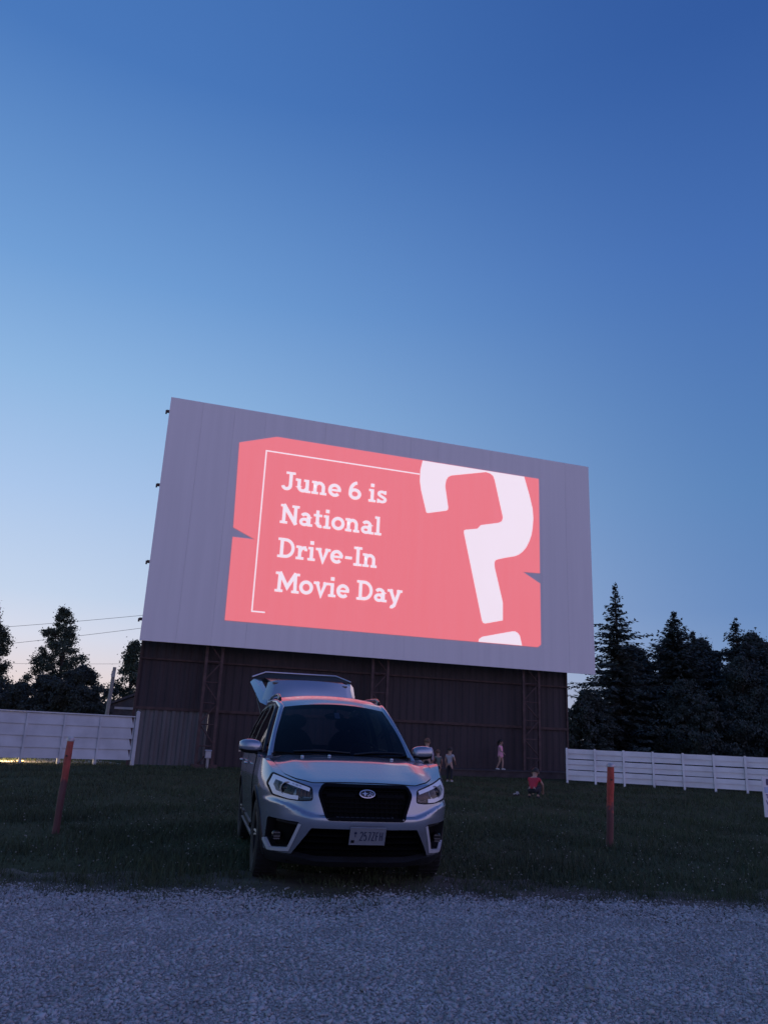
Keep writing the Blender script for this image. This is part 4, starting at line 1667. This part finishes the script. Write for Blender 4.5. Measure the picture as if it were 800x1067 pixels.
for s in (-1, 1):
    q = MB()
    A = [(.760, 1.34, 1.045), (.742, 1.46, 1.115), (.690, 1.72, 1.318), (.640, 1.94, 1.478), (.604, 2.10, 1.572), (.618, 2.35, 1.632), (.634, 2.70, 1.655), (.634, 3.30, 1.660), (.612, 3.90, 1.632), (.600, 4.16, 1.600)]
    q.tube([(s * a, b, c) for a, b, c in A], [.034, .032, .029, .029, .033, .036, .036, .036, .036, .036], 14, flat=.85)
    q.build('roof_pillar', 'paint', car, 60)
    q = MB()
    q.hexa([(s * .60, 4.02, 1.60), (s * .60, 4.24, 1.59), (s * .56, 4.24, 1.58), (s * .56, 4.02, 1.59)][::1],
           [(s * .655, 3.99, 1.63), (s * .62, 4.26, 1.61), (s * .57, 4.26, 1.62), (s * .57, 3.99, 1.64)])
    q.add([(s * .640, 3.98, 1.61), (s * .605, 4.22, 1.60), (s * .79, 4.46, 1.14), (s * .855, 4.20, 1.13),
           (s * .590, 4.00, 1.60), (s * .560, 4.20, 1.59), (s * .70, 4.44, 1.13), (s * .78, 4.20, 1.12)],
          [(0, 1, 2, 3), (4, 7, 6, 5), (0, 3, 7, 4), (1, 5, 6, 2), (0, 4, 5, 1), (3, 2, 6, 7)])
    q.build('rear_pillar', 'paint', car, 30)

    def sg(off=0.0):
        def fn(y, z):
            k = (z - 1.07) / (1.64 - 1.07)
            return (s * (.862 + (.640 - .862) * k + off - .045 * max(0, (2.75 - y) / 1.15) ** 2 + .02 * math.sin(PI * min(1, max(0, k)))), y, z)
        return fn
    wins = [('front_window', [(1.60, 1.085), (1.74, 1.22), (1.98, 1.42), (2.20, 1.565), (2.44, 1.615), (2.66, 1.625), (2.68, 1.10)]),
            ('rear_window', [(2.76, 1.105), (2.74, 1.625), (3.20, 1.628), (3.40, 1.620), (3.56, 1.13)]),
            ('quarter_window', [(3.64, 1.135), (3.48, 1.612), (3.80, 1.595), (3.98, 1.57), (4.16, 1.155)])]
    for nm, P in wins:
        P2 = round_poly(P, .03, 3)
        w_ = patch(P2, sg(0), 50, 6).build(nm, 'glass', car, 60)
        slab_band(P2, .030, sg(.007), sg(-.02), closed=True, sub=2).build('window_frame', 'black_plastic', w_, 50)
    q = MB()
    slab_band([(2.715, 1.09), (2.70, 1.63)], .075, sg(.004), sg(-.03), q)
    slab_band([(3.60, 1.12), (3.44, 1.63)], .085, sg(.004), sg(-.03), q)
    q.build('door_pillar', 'gloss_black', car, 50)
    q = MB()
    q.tube([sg(.010)(y, belt_z(y) + .004) for y in np.linspace(1.55, 4.18, 12)], .014, 8)
    q.build('belt_moulding', 'black_plastic', car, 50)
    # mirrors
    mr_ = MB()
    mr_.tube([(s * .83, 1.66, 1.085), (s * .90, 1.64, 1.10)], [.035, .028], 8)
    mr_.build('mirror_foot', 'black_plastic', car, 50)
    q = MB()
    n_, m_ = 18, 12
    vs, fs = [], []
    for i in range(m_ + 1):
        t = PI * i / m_
        for k in range(n_):
            a = 2 * PI * k / n_
            cx = math.cos(t)
            rr = abs(math.sin(t)) ** .55
            x = s * (.945 - cx * .122)
            yv = 1.63 + .085 * rr * (abs(math.cos(a)) ** .8) * (1 if math.cos(a) > 0 else -1) * (.85 if math.cos(a) > 0 else 1.0) + .03 * (.5 - .5 * cx)
            zv = 1.138 + .080 * rr * (abs(math.sin(a)) ** .7) * (1 if math.sin(a) > 0 else -1) * (1.0 if math.sin(a) > 0 else .85) + .004 * -cx
            vs.append((x, yv, zv))
    for i in range(m_):
        for k in range(n_):
            fs.append((i * n_ + k, (i + 1) * n_ + k, (i + 1) * n_ + (k + 1) % n_, i * n_ + (k + 1) % n_))
    q.v, q.f = vs, fs
    q.mi = [1 if (sum(vs[i][2] for i in f_) / 4) < 1.112 else 0 for f_ in fs]
    mm = q.build('door_mirror', ['paint', 'black_plastic'], car, 50)
    q = MB()
    q.box(min(s * .87, s * 1.06), max(s * .87, s * 1.06), 1.722, 1.728, 1.085, 1.19)
    q.build('mirror_glass', 'chrome', mm)
    # roof rails
    q = MB()
    q.tube([(s * .600, 2.42, 1.69), (s * .604, 2.55, 1.728), (s * .608, 2.9, 1.742), (s * .605, 3.5, 1.738), (s * .592, 3.85, 1.712), (s * .585, 3.98, 1.670)], [.016, .019, .017, .017, .019, .016], 8)
    for y in (2.48, 3.92):
        q.tube([(s * .602, y - .05, 1.665), (s * .602, y + .04, 1.715)], [.026, .018], 8)
    q.build('roof_rail', 'gloss_black', car, 60)

# cabin: dashboard, wheel, seats, mirror
q = MB()
q.grid(lambda u, v: ((2 * u - 1) * .74, 1.30 + .16 * (2 * u - 1) ** 2 + v * .50, 1.050 + .030 * math.sin(v * PI * .9) - .02 * v + .02 * math.exp(-((2 * u - 1 - .45) / .22) ** 2) * v), 24, 8)
q.box(-.74, .74, 1.80, 1.86, .9, 1.04)
q.build('dashboard', 'dash', car, 40)
q = MB()
wc = Vector((.37, 2.02, 1.06))
ring = []
for i in range(25):
    a = 2 * PI * i / 24
    ring.append(wc + Vector((.185 * math.cos(a), .07 * math.sin(a), .170 * math.sin(a))))
q.tube(ring, .016, 8, cap=False)
q.tube([wc + Vector((-.17, 0, 0)), wc, wc + Vector((.17, 0, 0))], [.018, .04, .018], 8)
q.tube([wc, wc + Vector((0, -.15, -.06))], .04, 8)
q.build('steering_wheel', 'dash', car, 50)
for (x, y) in ((-.36, 2.62), (.36, 2.62), (-.38, 3.5), (.38, 3.5)):
    q = MB()
    q.ball((x, y, 1.02), (.235, .085, .34), 18, 12)
    se = q.build('seat', 'cabin', car, 60)
    q = MB()
    q.ball((x, y + .03, 1.435), (.125, .06, .085), 14, 10)
    q.tube([(x - .05, y + .02, 1.30), (x - .05, y + .03, 1.40)], .008, 6)
    q.tube([(x + .05, y + .02, 1.30), (x + .05, y + .03, 1.40)], .008, 6)
    q.build('headrest', 'cabin', se, 60)
q = MB()
q.ball((0, 2.03, 1.50), (.115, .02, .036), 16, 8)
q.tube([(0, 2.03, 1.52), (0, 1.95, 1.60)], .014, 6)
q.build('rear_view_mirror', 'gloss_black', car, 60)

# raised tailgate
tg = bpy.data.objects.new('tailgate', None)
COL.objects.link(tg)
tg.parent = car
q = MB()


def spoil(u, v):
    s = 2 * u - 1
    w = .575 - .075 * v
    return (w * s, 4.20 + .10 * v + .05 * s * s - .03 * math.sin(v * PI) * (1 - s * s), 1.655 + .36 * v + .018 * (1 - s * s) * v)


q.grid(spoil, 20, 10)
q.grid(lambda u, v: tuple(Vector(spoil(u, v)) + Vector((0, .06, -.01))), 12, 6, True)
for s, u0 in ((-1, 0), (1, 1)):
    q.add([spoil(u0, 0), spoil(u0, 1), (s * .60, 4.46, 1.99), (s * .68, 4.42, 1.70)], [(0, 1, 2, 3)])
q.build('spoiler', 'paint', tg, 30)
q = MB()
q.grid(lambda u, v: tuple(Vector(spoil(.18 + .64 * u, .30 + .025 * v)) + Vector((0, -.003, 0))), 16, 1)
q.build('brake_lamp_strip', 'seam', tg)
q = MB()      # dark glass between spoiler and tail panel
q.add([(-.54, 4.33, 1.985), (.54, 4.33, 1.985), (.60, 5.24, 2.10), (-.60, 5.24, 2.10), (-.54, 4.33, 1.965), (.54, 4.33, 1.965), (.60, 5.24, 2.08), (-.60, 5.24, 2.08)],
      [(0, 1, 2, 3), (7, 6, 5, 4), (0, 4, 5, 1), (1, 5, 6, 2), (2, 6, 7, 3), (3, 7, 4, 0)])
q.build('tailgate_glass', 'gloss_black', tg)
for s in (-1, 1):
    q = MB()
    a = [(s * .62, 4.26, 1.66), (s * .70, 4.40, 1.70), (s * .81, 5.30, 2.03), (s * .76, 5.28, 2.08), (s * .60, 4.36, 1.76)]
    b = [(s * .56, 4.30, 1.64), (s * .62, 4.44, 1.66), (s * .74, 5.32, 1.955), (s * .66, 5.28, 2.09), (s * .55, 4.40, 1.78)]
    q.add(a + b, [(0, 1, 4), (1, 2, 3, 4), (5, 9, 6), (6, 9, 8, 7), (0, 5, 6, 1), (1, 6, 7, 2), (2, 7, 8, 3), (3, 8, 9, 4), (4, 9, 5, 0)])
    q.build('gate_side', 'paint', tg, 30)
    q = MB()
    q.tube([(s * .66, 4.30, 1.50), (s * .74, 4.78, 1.84)], [.013, .009], 8)
    q.build('gas_strut', 'black_plastic', tg, 60)
q = MB()     # tail panel: from the glass out to the rim
P0 = [(-.66, 5.22, 2.10), (.66, 5.22, 2.10), (.75, 5.32, 2.10), (.54, 5.48, 2.19), (-.56, 5.48, 2.19), (-.77, 5.32, 2.10)]
q.add(P0 + [(a, b, c - .07) for a, b, c in P0], [(0, 1, 2, 3, 4, 5), (11, 10, 9, 8, 7, 6)] + [(i, 6 + i, 6 + (i + 1) % 6, (i + 1) % 6) for i in range(6)])
q.build('tail_panel', 'cabin', tg, 30)
q = MB()
q.tube([(-.79, 5.31, 2.11), (-.57, 5.49, 2.205), (.55, 5.49, 2.205), (.77, 5.31, 2.11)], .013, 8)
q.build('gate_rim', 'satin', tg, 60)
q = MB()
q.box(-.52, .52, 4.05, 4.16, 1.05, 1.16)
q.box(-.60, .60, 4.20, 4.26, 1.10, 1.14)
q.build('cargo_cover', 'cabin', car)


# ------------------------------------------------------------------ speaker posts
def worn_post(name, paint, rust, z0, z1):
    m = material(name, paint, .6, 0, .25, 11, bump=.2, bscale=45)
    t_ = m.node_tree
    b_ = t_.nodes['Principled BSDF']
    src = b_.inputs['Base Color'].links[0].from_socket
    co = t_.nodes.new('ShaderNodeTexCoord')
    sp = t_.nodes.new('ShaderNodeSeparateXYZ')
    t_.links.new(co.outputs['Object'], sp.inputs[0])
    nz_ = t_.nodes.new('ShaderNodeTexNoise')
    nz_.inputs['Scale'].default_value = 13
    nz_.inputs['Detail'].default_value = 8
    t_.links.new(co.outputs['Object'], nz_.inputs['Vector'])
    a_ = t_.nodes.new('ShaderNodeMapRange')
    a_.inputs[1].default_value, a_.inputs[2].default_value = z0, z1
    t_.links.new(sp.outputs['Z'], a_.inputs[0])
    ad = t_.nodes.new('ShaderNodeMath')
    ad.operation = 'ADD'
    t_.links.new(a_.outputs[0], ad.inputs[0])
    t_.links.new(nz_.outputs[0], ad.inputs[1])
    rp_ = t_.nodes.new('ShaderNodeMapRange')
    rp_.inputs[1].default_value, rp_.inputs[2].default_value = .85, 1.05
    t_.links.new(ad.outputs[0], rp_.inputs[0])
    mx_ = t_.nodes.new('ShaderNodeMix')
    mx_.data_type = 'RGBA'
    mx_.inputs['A'].default_value = (*rust, 1)
    t_.links.new(rp_.outputs[0], mx_.inputs['Factor'])
    t_.links.new(src, mx_.inputs['B'])
    t_.links.new(mx_.outputs['Result'], b_.inputs['Base Color'])
    return m


M['post_red'] = worn_post('worn_red_paint', (.50, .065, .040), (.13, .046, .042), .35, .72)
M['post_old_red'] = worn_post('worn_faded_red_paint', (.40, .075, .052), (.12, .046, .044), .38, .90)


def post(loc, h, r_, lean, label, paint='post_red'):
    t = thing('speaker_post', label, 'post', loc, 0, 'painted speaker posts in the grass')
    q = MB()
    n = 16
    q.tube([(lean * i / n, .005 * math.sin(i * .8), -.12 + (h * .97 + .12) * i / n) for i in range(n + 1)], [r_ * (1.0 + .03 * math.sin(i * 1.1)) for i in range(n + 1)], 18)
    q.build('pipe', paint, t, 50)
    q = MB()
    q.tube([(lean * .78, -r_ * .9, h * .80), (lean * .78, -r_ * 1.5, h * .80)], .012, 8)
    q.build('bolt', 'rust_steel', t, 50)
    q = MB()
    q.lathe([(r_ * 1.14, h * .955), (r_ * 1.16, h * .975), (r_ * .9, h * .995), (.001, h * 1.003)], 18, 'Z', (lean * .99, 0, 0))
    q.build('cap', 'post_cap', t, 50)
    return t


post((-3.84, 10.18, 0), 1.13, .042, .02, 'rusty red speaker post standing in the grass left of the car', 'post_old_red')
post((3.26, 11.28, 0), 1.08, .048, .06, 'bright red speaker post in the grass right of the car')

# ------------------------------------------------------------------ yard sign, cut by the right edge of the view
sg_ = thing('yard_sign', 'white yard sign with purple lettering at the right edge, before the woven fence', 'sign', (7.80, 16.22, 0), R(14))
q = MB()
q.box(0, .62, -.012, .012, .10, .86)
q.build('board', 'sign_white', sg_)
q = MB()
for x in (.14, .48):
    q.box(x - .018, x + .018, .014, .045, -.15, .80)
q.build('stake', 'grey_wood', sg_)
q = MB()
q.box(.085, .535, -.016, -.0125, .70, .82)
q.build('picture_block', 'sign_pic', sg_)
q = MB()
q.box(.03, .59, -.015, -.0125, .555, .665)
q.build('pale_band', 'sign_pale', sg_)


def board_letters(strokes, w):
    m = MB()
    for k, s_ in enumerate(strokes):
        L_, R_ = ribbon_poly(s_, w)
        n = len(L_)
        m.add([(a.x, -.0135 - .0003 * (k % 8), a.y) for a in L_ + R_], [(i, i + 1, n + i + 1, n + i) for i in range(n - 1)])
    return m


def bl(c, x0, z0, w, h):
    T = {'T': [[(0, .93), (1, .93)], [(.5, 0), (.5, 1)]], 'E': [[(.1, 0), (.1, 1)], [(.1, .93), (.95, .93)], [(.1, .5), (.8, .5)], [(.1, .07), (.95, .07)]],
         'W': [[(0, 1), (.25, 0), (.5, .8), (.75, 0), (1, 1)]]}[c]
    return [[(x0 + a * w, z0 + b * h) for a, b in s_] for s_ in T]


board_letters(bl('T', .055, .455, .055, .07), .018).build('lettering', 'sign_ink', sg_)
board_letters(bl('E', .125, .455, .05, .07), .018).build('lettering', 'sign_ink', sg_)
board_letters(bl('W', .055, .345, .085, .07), .018).build('lettering', 'sign_ink', sg_)
q = MB()
q.box(.07, .55, -.0155, -.0125, .145, .235)
q.build('lower_block', 'sign_ink', sg_)


# ------------------------------------------------------------------ people
def skin_mesh(name, verts, edges, radii, mat, parent, root=0, levels=2):
    me = bpy.data.meshes.new(name)
    me.from_pydata(verts, edges, [])
    o = link(name, me)
    md = o.modifiers.new('skin', 'SKIN')
    md.use_smooth_shade = True
    md.branch_smoothing = .4
    for i, sv in enumerate(me.skin_vertices[0].data):
        r_ = radii[i]
        sv.radius = r_ if hasattr(r_, '__len__') else (r_, r_)
        sv.use_root = (i == root)
    sb = o.modifiers.new('sub', 'SUBSURF')
    sb.levels = sb.render_levels = levels
    bpy.context.view_layer.update()
    dg_ = bpy.context.evaluated_depsgraph_get()
    new_ = bpy.data.meshes.new_from_object(o.evaluated_get(dg_))
    o.modifiers.clear()
    o.data = new_
    bpy.data.meshes.remove(me)
    new_.name = name
    new_.materials.clear()
    new_.materials.append(M[mat])
    for p_ in new_.polygons:
        p_.use_smooth = True
    o.parent = parent
    return o


def person(label, loc, rotz, H, joints, shirt, pants, hair, sleeve=1.0, leg_cover=1.0, dress=False, shoe='shoe', long_hair=False):
    """joints are in body heights; the figure faces -y"""
    t = thing('person', label, 'person', loc, rotz)
    J = {k: Vector(v) * H for k, v in joints.items()}
    V, Rr, I = [], [], {}

    def add(k, p_, r_):
        I[k] = len(V)
        V.append(p_)
        Rr.append(r_ * H if not hasattr(r_, '__len__') else (r_[0] * H, r_[1] * H))
    E_ = []
    add('pelvis', J['pelvis'], .072)
    add('waist', J['pelvis'].lerp(J['chest'], .5), .066)
    add('chest', J['chest'], .078)
    add('neck', J['neck'], .034)
    add('chin', J['neck'].lerp(J['head'], .55), .058)
    add('head', J['head'], .074)
    add('crown', J['head'] + (J['head'] - J['neck']).normalized() * .055 * H, .056)
    E_ += [('pelvis', 'waist'), ('waist', 'chest'), ('chest', 'neck'), ('neck', 'chin'), ('chin', 'head'), ('head', 'crown')]
    for s in ('l', 'r'):
        add(s + 'sh', J[s + 'sh'], .037)
        add(s + 'ua', J[s + 'sh'].lerp(J[s + 'el'], .5), .031)
        add(s + 'el', J[s + 'el'], .026)
        add(s + 'wr', J[s + 'wr'], .018)
        hd = (J[s + 'wr'] - J[s + 'el']).normalized()
        palm = J[s + 'wr'] + hd * .040 * H
        add(s + 'pa', palm, .019)
        E_ += [('chest', s + 'sh'), (s + 'sh', s + 'ua'), (s + 'ua', s + 'el'), (s + 'el', s + 'wr'), (s + 'wr', s + 'pa')]
        add(s + 'hp', J[s + 'hp'], .056)
        add(s + 'th', J[s + 'hp'].lerp(J[s + 'kn'], .5), .048)
        add(s + 'kn', J[s + 'kn'], .036)
        add(s + 'ca', J[s + 'kn'].lerp(J[s + 'an'], .4), .034)
        add(s + 'an', J[s + 'an'], .023)
        add(s + 'to', J[s + 'to'], .020)
        E_ += [('pelvis', s + 'hp'), (s + 'hp', s + 'th'), (s + 'th', s + 'kn'), (s + 'kn', s + 'ca'), (s + 'ca', s + 'an'), (s + 'an', s + 'to')]
    skin_mesh('body', V, [(I[a], I[b]) for a, b in E_], Rr, 'skin', t)
    # fingers: four of unequal length, gently curled, and a thumb from the side of the palm
    for s in ('l', 'r'):
        wr, pa = J[s + 'wr'], V[I[s + 'pa']]
        d_ = (pa - wr).normalized()
        sd = d_.cross(Vector((0, 0, 1)))
        sd = (sd if sd.length > .1 else d_.cross(Vector((0, 1, 0)))).normalized()
        cu = d_.cross(sd).normalized()
        q = MB()
        for k, ln_ in enumerate((.036, .042, .040, .032)):
            o_ = pa + sd * (k - 1.5) * .0105 * H
            q.tube([o_, o_ + d_ * ln_ * .5 * H, o_ + d_ * ln_ * .8 * H + cu * .010 * H, o_ + d_ * ln_ * H + cu * .022 * H], [.0062 * H, .006 * H, .0055 * H, .004 * H], 6)
        o_ = wr.lerp(pa, .4) - sd * .014 * H
        q.tube([o_, o_ - sd * .014 * H + d_ * .012 * H, o_ - sd * .016 * H + d_ * .034 * H + cu * .006 * H], [.008 * H, .007 * H, .005 * H], 6)
        q.build('fingers', 'skin', t, 60)
    # shirt
    SV = [J['pelvis'] + Vector((0, 0, -.02 if not dress else -.12)) * H, J['pelvis'].lerp(J['chest'], .5), J['chest'], J['chest'].lerp(J['neck'], .62)]
    SR = [(.080 if not dress else .115) * H, (.077 if not dress else .090) * H, .089 * H, .050 * H]
    SE = [(0, 1), (1, 2), (2, 3)]
    for s in ('l', 'r'):
        k = len(SV)
        SV += [J[s + 'sh'], J[s + 'sh'].lerp(J[s + 'el'], .55 * sleeve)]
        SR += [.048 * H, .043 * H]
        SE += [(2, k), (k, k + 1)]
        if sleeve > 1.5:
            SV += [J[s + 'el'], J[s + 'el'].lerp(J[s + 'wr'], .9)]
            SV[k + 1] = J[s + 'sh'].lerp(J[s + 'el'], .55)
            SR += [.036 * H, .028 * H]
            SE += [(k + 1, k + 2), (k + 2, k + 3)]
    skin_mesh('shirt' if not dress else 'dress', SV, SE, SR, shirt, t, 2)
    if pants:
        PV = [J['pelvis'] + Vector((0, 0, .02)) * H, J['pelvis']]
        PR = [.076 * H, .080 * H]
        PE = [(0, 1)]
        for s in ('l', 'r'):
            k = len(PV)
            PV += [J[s + 'hp'], J[s + 'hp'].lerp(J[s + 'kn'], .55)]
            PR += [.064 * H, .057 * H]
            PE += [(1, k), (k, k + 1)]
            if leg_cover > .6:
                PV += [J[s + 'kn'], J[s + 'kn'].lerp(J[s + 'an'], .92)]
                PR += [.046 * H, .036 * H]
                PE += [(k + 1, k + 2), (k + 2, k + 3)]
        skin_mesh('trousers' if leg_cover > .6 else 'shorts', PV, PE, PR, pants, t, 1)
    # head: hair cap, face
    hd, up_ = J['head'], (J['head'] - J['neck']).normalized()
    fwd = Vector(joints.get('face', (0, -1, 0))).normalized()
    fwd = (fwd - up_ * fwd.dot(up_)).normalized()
    sx = fwd.cross(up_).normalized()
    c = hd + up_ * .012 * H
    q = MB()
    n_, m_ = 18, 12
    for i in range(m_ + 1):
        for k in range(n_):
            a, b = 2 * PI * k / n_, PI * .62 * i / m_
            front = math.cos(a)
            if front > .2:
                b *= 1 - .42 * (front - .2)
            elif long_hair:
                b *= 1.25
            rr = (.088 + .003 * math.sin(a * 7 + i)) * H
            pv = c + (fwd * math.cos(a) * .98 + sx * math.sin(a) * .92) * math.sin(b) * rr + up_ * math.cos(b) * rr
            q.v.append(tuple(pv))
    q.f = [(i * n_ + k, (i + 1) * n_ + k, (i + 1) * n_ + (k + 1) % n_, i * n_ + (k + 1) % n_) for i in range(m_) for k in range(n_)]
    q.mi = [0] * len(q.f)
    if long_hair:
        q.tube([c - fwd * .075 * H, c - fwd * .095 * H - up_ * .08 * H, c - fwd * .08 * H - up_ * .17 * H], [.045 * H, .04 * H, .015 * H], 8)
    q.build('hair', hair, t, 60)
    fc = hd - up_ * .012 * H
    for s in (-1, 1):
        q = MB()
        q.ball(fc + fwd * .070 * H + sx * s * .026 * H + up_ * .008 * H, .0085 * H, 8, 6)
        q.build('eye', 'eye', t, 60)
        q = MB()
        q.ball(fc + sx * s * .074 * H - up_ * .002 * H, (.008 * H, .014 * H, .019 * H), 8, 6)
        q.build('ear', 'skin', t, 60)
    q = MB()
    q.tube([fc + fwd * .070 * H + up_ * .006 * H, fc + fwd * .088 * H - up_ * .018 * H], [.006 * H, .011 * H], 8)
    q.build('nose', 'skin', t, 60)
    q = MB()
    q.tube([fc + fwd * .066 * H - up_ * .040 * H - sx * .018 * H, fc + fwd * .071 * H - up_ * .042 * H, fc + fwd * .066 * H - up_ * .040 * H + sx * .018 * H], .0055 * H, 6)
    q.build('mouth', 'lip', t, 60)
    for s in ('l', 'r'):
        q = MB()
        an, to = J[s + 'an'], J[s + 'to']
        d_ = (to - an)
        d_.z = 0
        d_.normalize()
        b = Vector((an.x, an.y, min(an.z, to.z)))
        q.tube([b - d_ * .028 * H, b + d_ * .02 * H + Vector((0, 0, .006 * H)), b + d_ * .075 * H, b + d_ * .105 * H], [.024 * H, .031 * H, .029 * H, .014 * H], 10, flat=.85)
        q.build('shoe', shoe, t, 60)
    return t


STAND = dict(pelvis=(0, 0, .50), chest=(0, -.005, .715), neck=(0, -.005, .815), head=(0, -.02, .915),
             lsh=(.105, 0, .775), lel=(.135, .015, .615), lwr=(.13, -.045, .475), rsh=(-.105, 0, .775), rel=(-.14, .01, .615), rwr=(-.135, -.05, .48),
             lhp=(.055, 0, .475), lkn=(.062, -.01, .265), lan=(.065, .015, .05), lto=(.07, -.075, .028),
             rhp=(-.055, 0, .475), rkn=(-.062, -.01, .265), ran=(-.065, .015, .05), rto=(-.07, -.075, .028))


def pose(**k):
    d_ = dict(STAND)
    d_.update(k)
    return d_


def on_screen(u, y, z):
    return (SB.x + u * math.cos(SY) - y * math.sin(SY), SB.y + u * math.sin(SY) + y * math.cos(SY), z)


person('child in a pink dress stepping along the dark platform under the screen', on_screen(14.16, .15, .26), R(62), 1.16,
       pose(lel=(.13, .07, .63), lwr=(.12, .02, .50), rel=(-.14, -.06, .63), rwr=(-.12, -.15, .56), lkn=(.06, -.06, .275), lan=(.06, -.05, .05), lto=(.065, -.14, .028),
            rkn=(-.06, .01, .265), ran=(-.06, .11, .07), rto=(-.065, .04, .028)), 'cloth_pink', None, 'hair_dark', dress=True, long_hair=True)
person('child in a white top and dark trousers, right of the two others behind the car', (2.49, 26.25, 0), R(150), 1.08,
       pose(rel=(-.15, -.03, .63), rwr=(-.12, -.13, .56)), 'cloth_white', 'cloth_dark', 'hair_dark')
person('small child in a grey green top between the two others behind the car', (2.13, 26.5, 0), R(200), .98,
       pose(lel=(.16, -.02, .65), lwr=(.20, -.10, .57)), 'cloth_green', 'cloth_dark', 'hair_fair', leg_cover=.5)
person('taller child in a pale lilac long-sleeved top, half hidden by the car bonnet', (1.74, 26.2, 0), R(170), 1.32,
       pose(), 'cloth_lilac', 'cloth_dark', 'hair_fair', sleeve=2.0)
person('child in a red shirt crouching on the grass near the platform', (4.02, 20.25, 0), R(150), 1.2,
       dict(pelvis=(0, .10, .17), chest=(0, -.02, .33), neck=(0, -.07, .42), head=(0, -.11, .51), face=(0, -1, -.3),
            lsh=(.10, -.03, .385), lel=(.15, -.14, .28), lwr=(.11, -.22, .14), rsh=(-.10, -.03, .385), rel=(-.15, -.13, .27), rwr=(-.12, -.23, .15),
            lhp=(.055, .09, .16), lkn=(.10, -.12, .24), lan=(.09, .02, .05), lto=(.10, -.08, .028),
            rhp=(-.055, .09, .16), rkn=(-.10, -.12, .24), ran=(-.09, .02, .05), rto=(-.10, -.08, .028)), 'cloth_red', 'cloth_dark', 'hair_dark', leg_cover=1.0, shoe='cloth_dark')

# small pale toy truck in the grass before the crouching child
ty = thing('toy', 'small pale toy lying on the grass beside the crouching child in red', 'toy', (3.72, 21.0, 0), R(20))
ty.scale = (.7, .7, .7)
q = MB()
q.box(-.10, .10, -.05, .05, .035, .085)
q.hexa([(.0, -.045, .086), (.09, -.045, .086), (.09, .045, .086), (.0, .045, .086)], [(.015, -.04, .15), (.07, -.04, .15), (.07, .04, .15), (.015, .04, .15)])
q.build('body', 'pale_plastic', ty)
for x in (-.06, .06):
    for y in (-.055, .055):
        q = MB()
        q.lathe([(.001, y - .012), (.034, y - .012), (.034, y + .012), (.001, y + .012)], 14, 'Y', (x, 0, .034))
        q.build('wheel', 'black_plastic', ty, 40)

# white service box on a stub post at the foot of the left truss
bx = thing('service_box', 'small white box on a short post at the foot of the left truss', 'box', (-5.78, 28.35, 0), SY)
q = MB()
q.box(-.10, .10, -.07, .07, .34, .58)
q.hexa([(-.12, -.09, .582), (.12, -.09, .582), (.12, .09, .582), (-.12, .09, .582)], [(-.11, -.03, .62), (.11, -.03, .62), (.11, .09, .62), (-.11, .09, .62)])
q.build('case', 'pale_plastic', bx)
q = MB()
q.box(-.045, .045, -.03, .03, -.05, .338)
q.build('stub_post', 'grey_wood', bx)
q = MB()
q.box(-.08, .08, -.074, -.071, .37, .55)
q.build('door', 'shed_trim', bx)
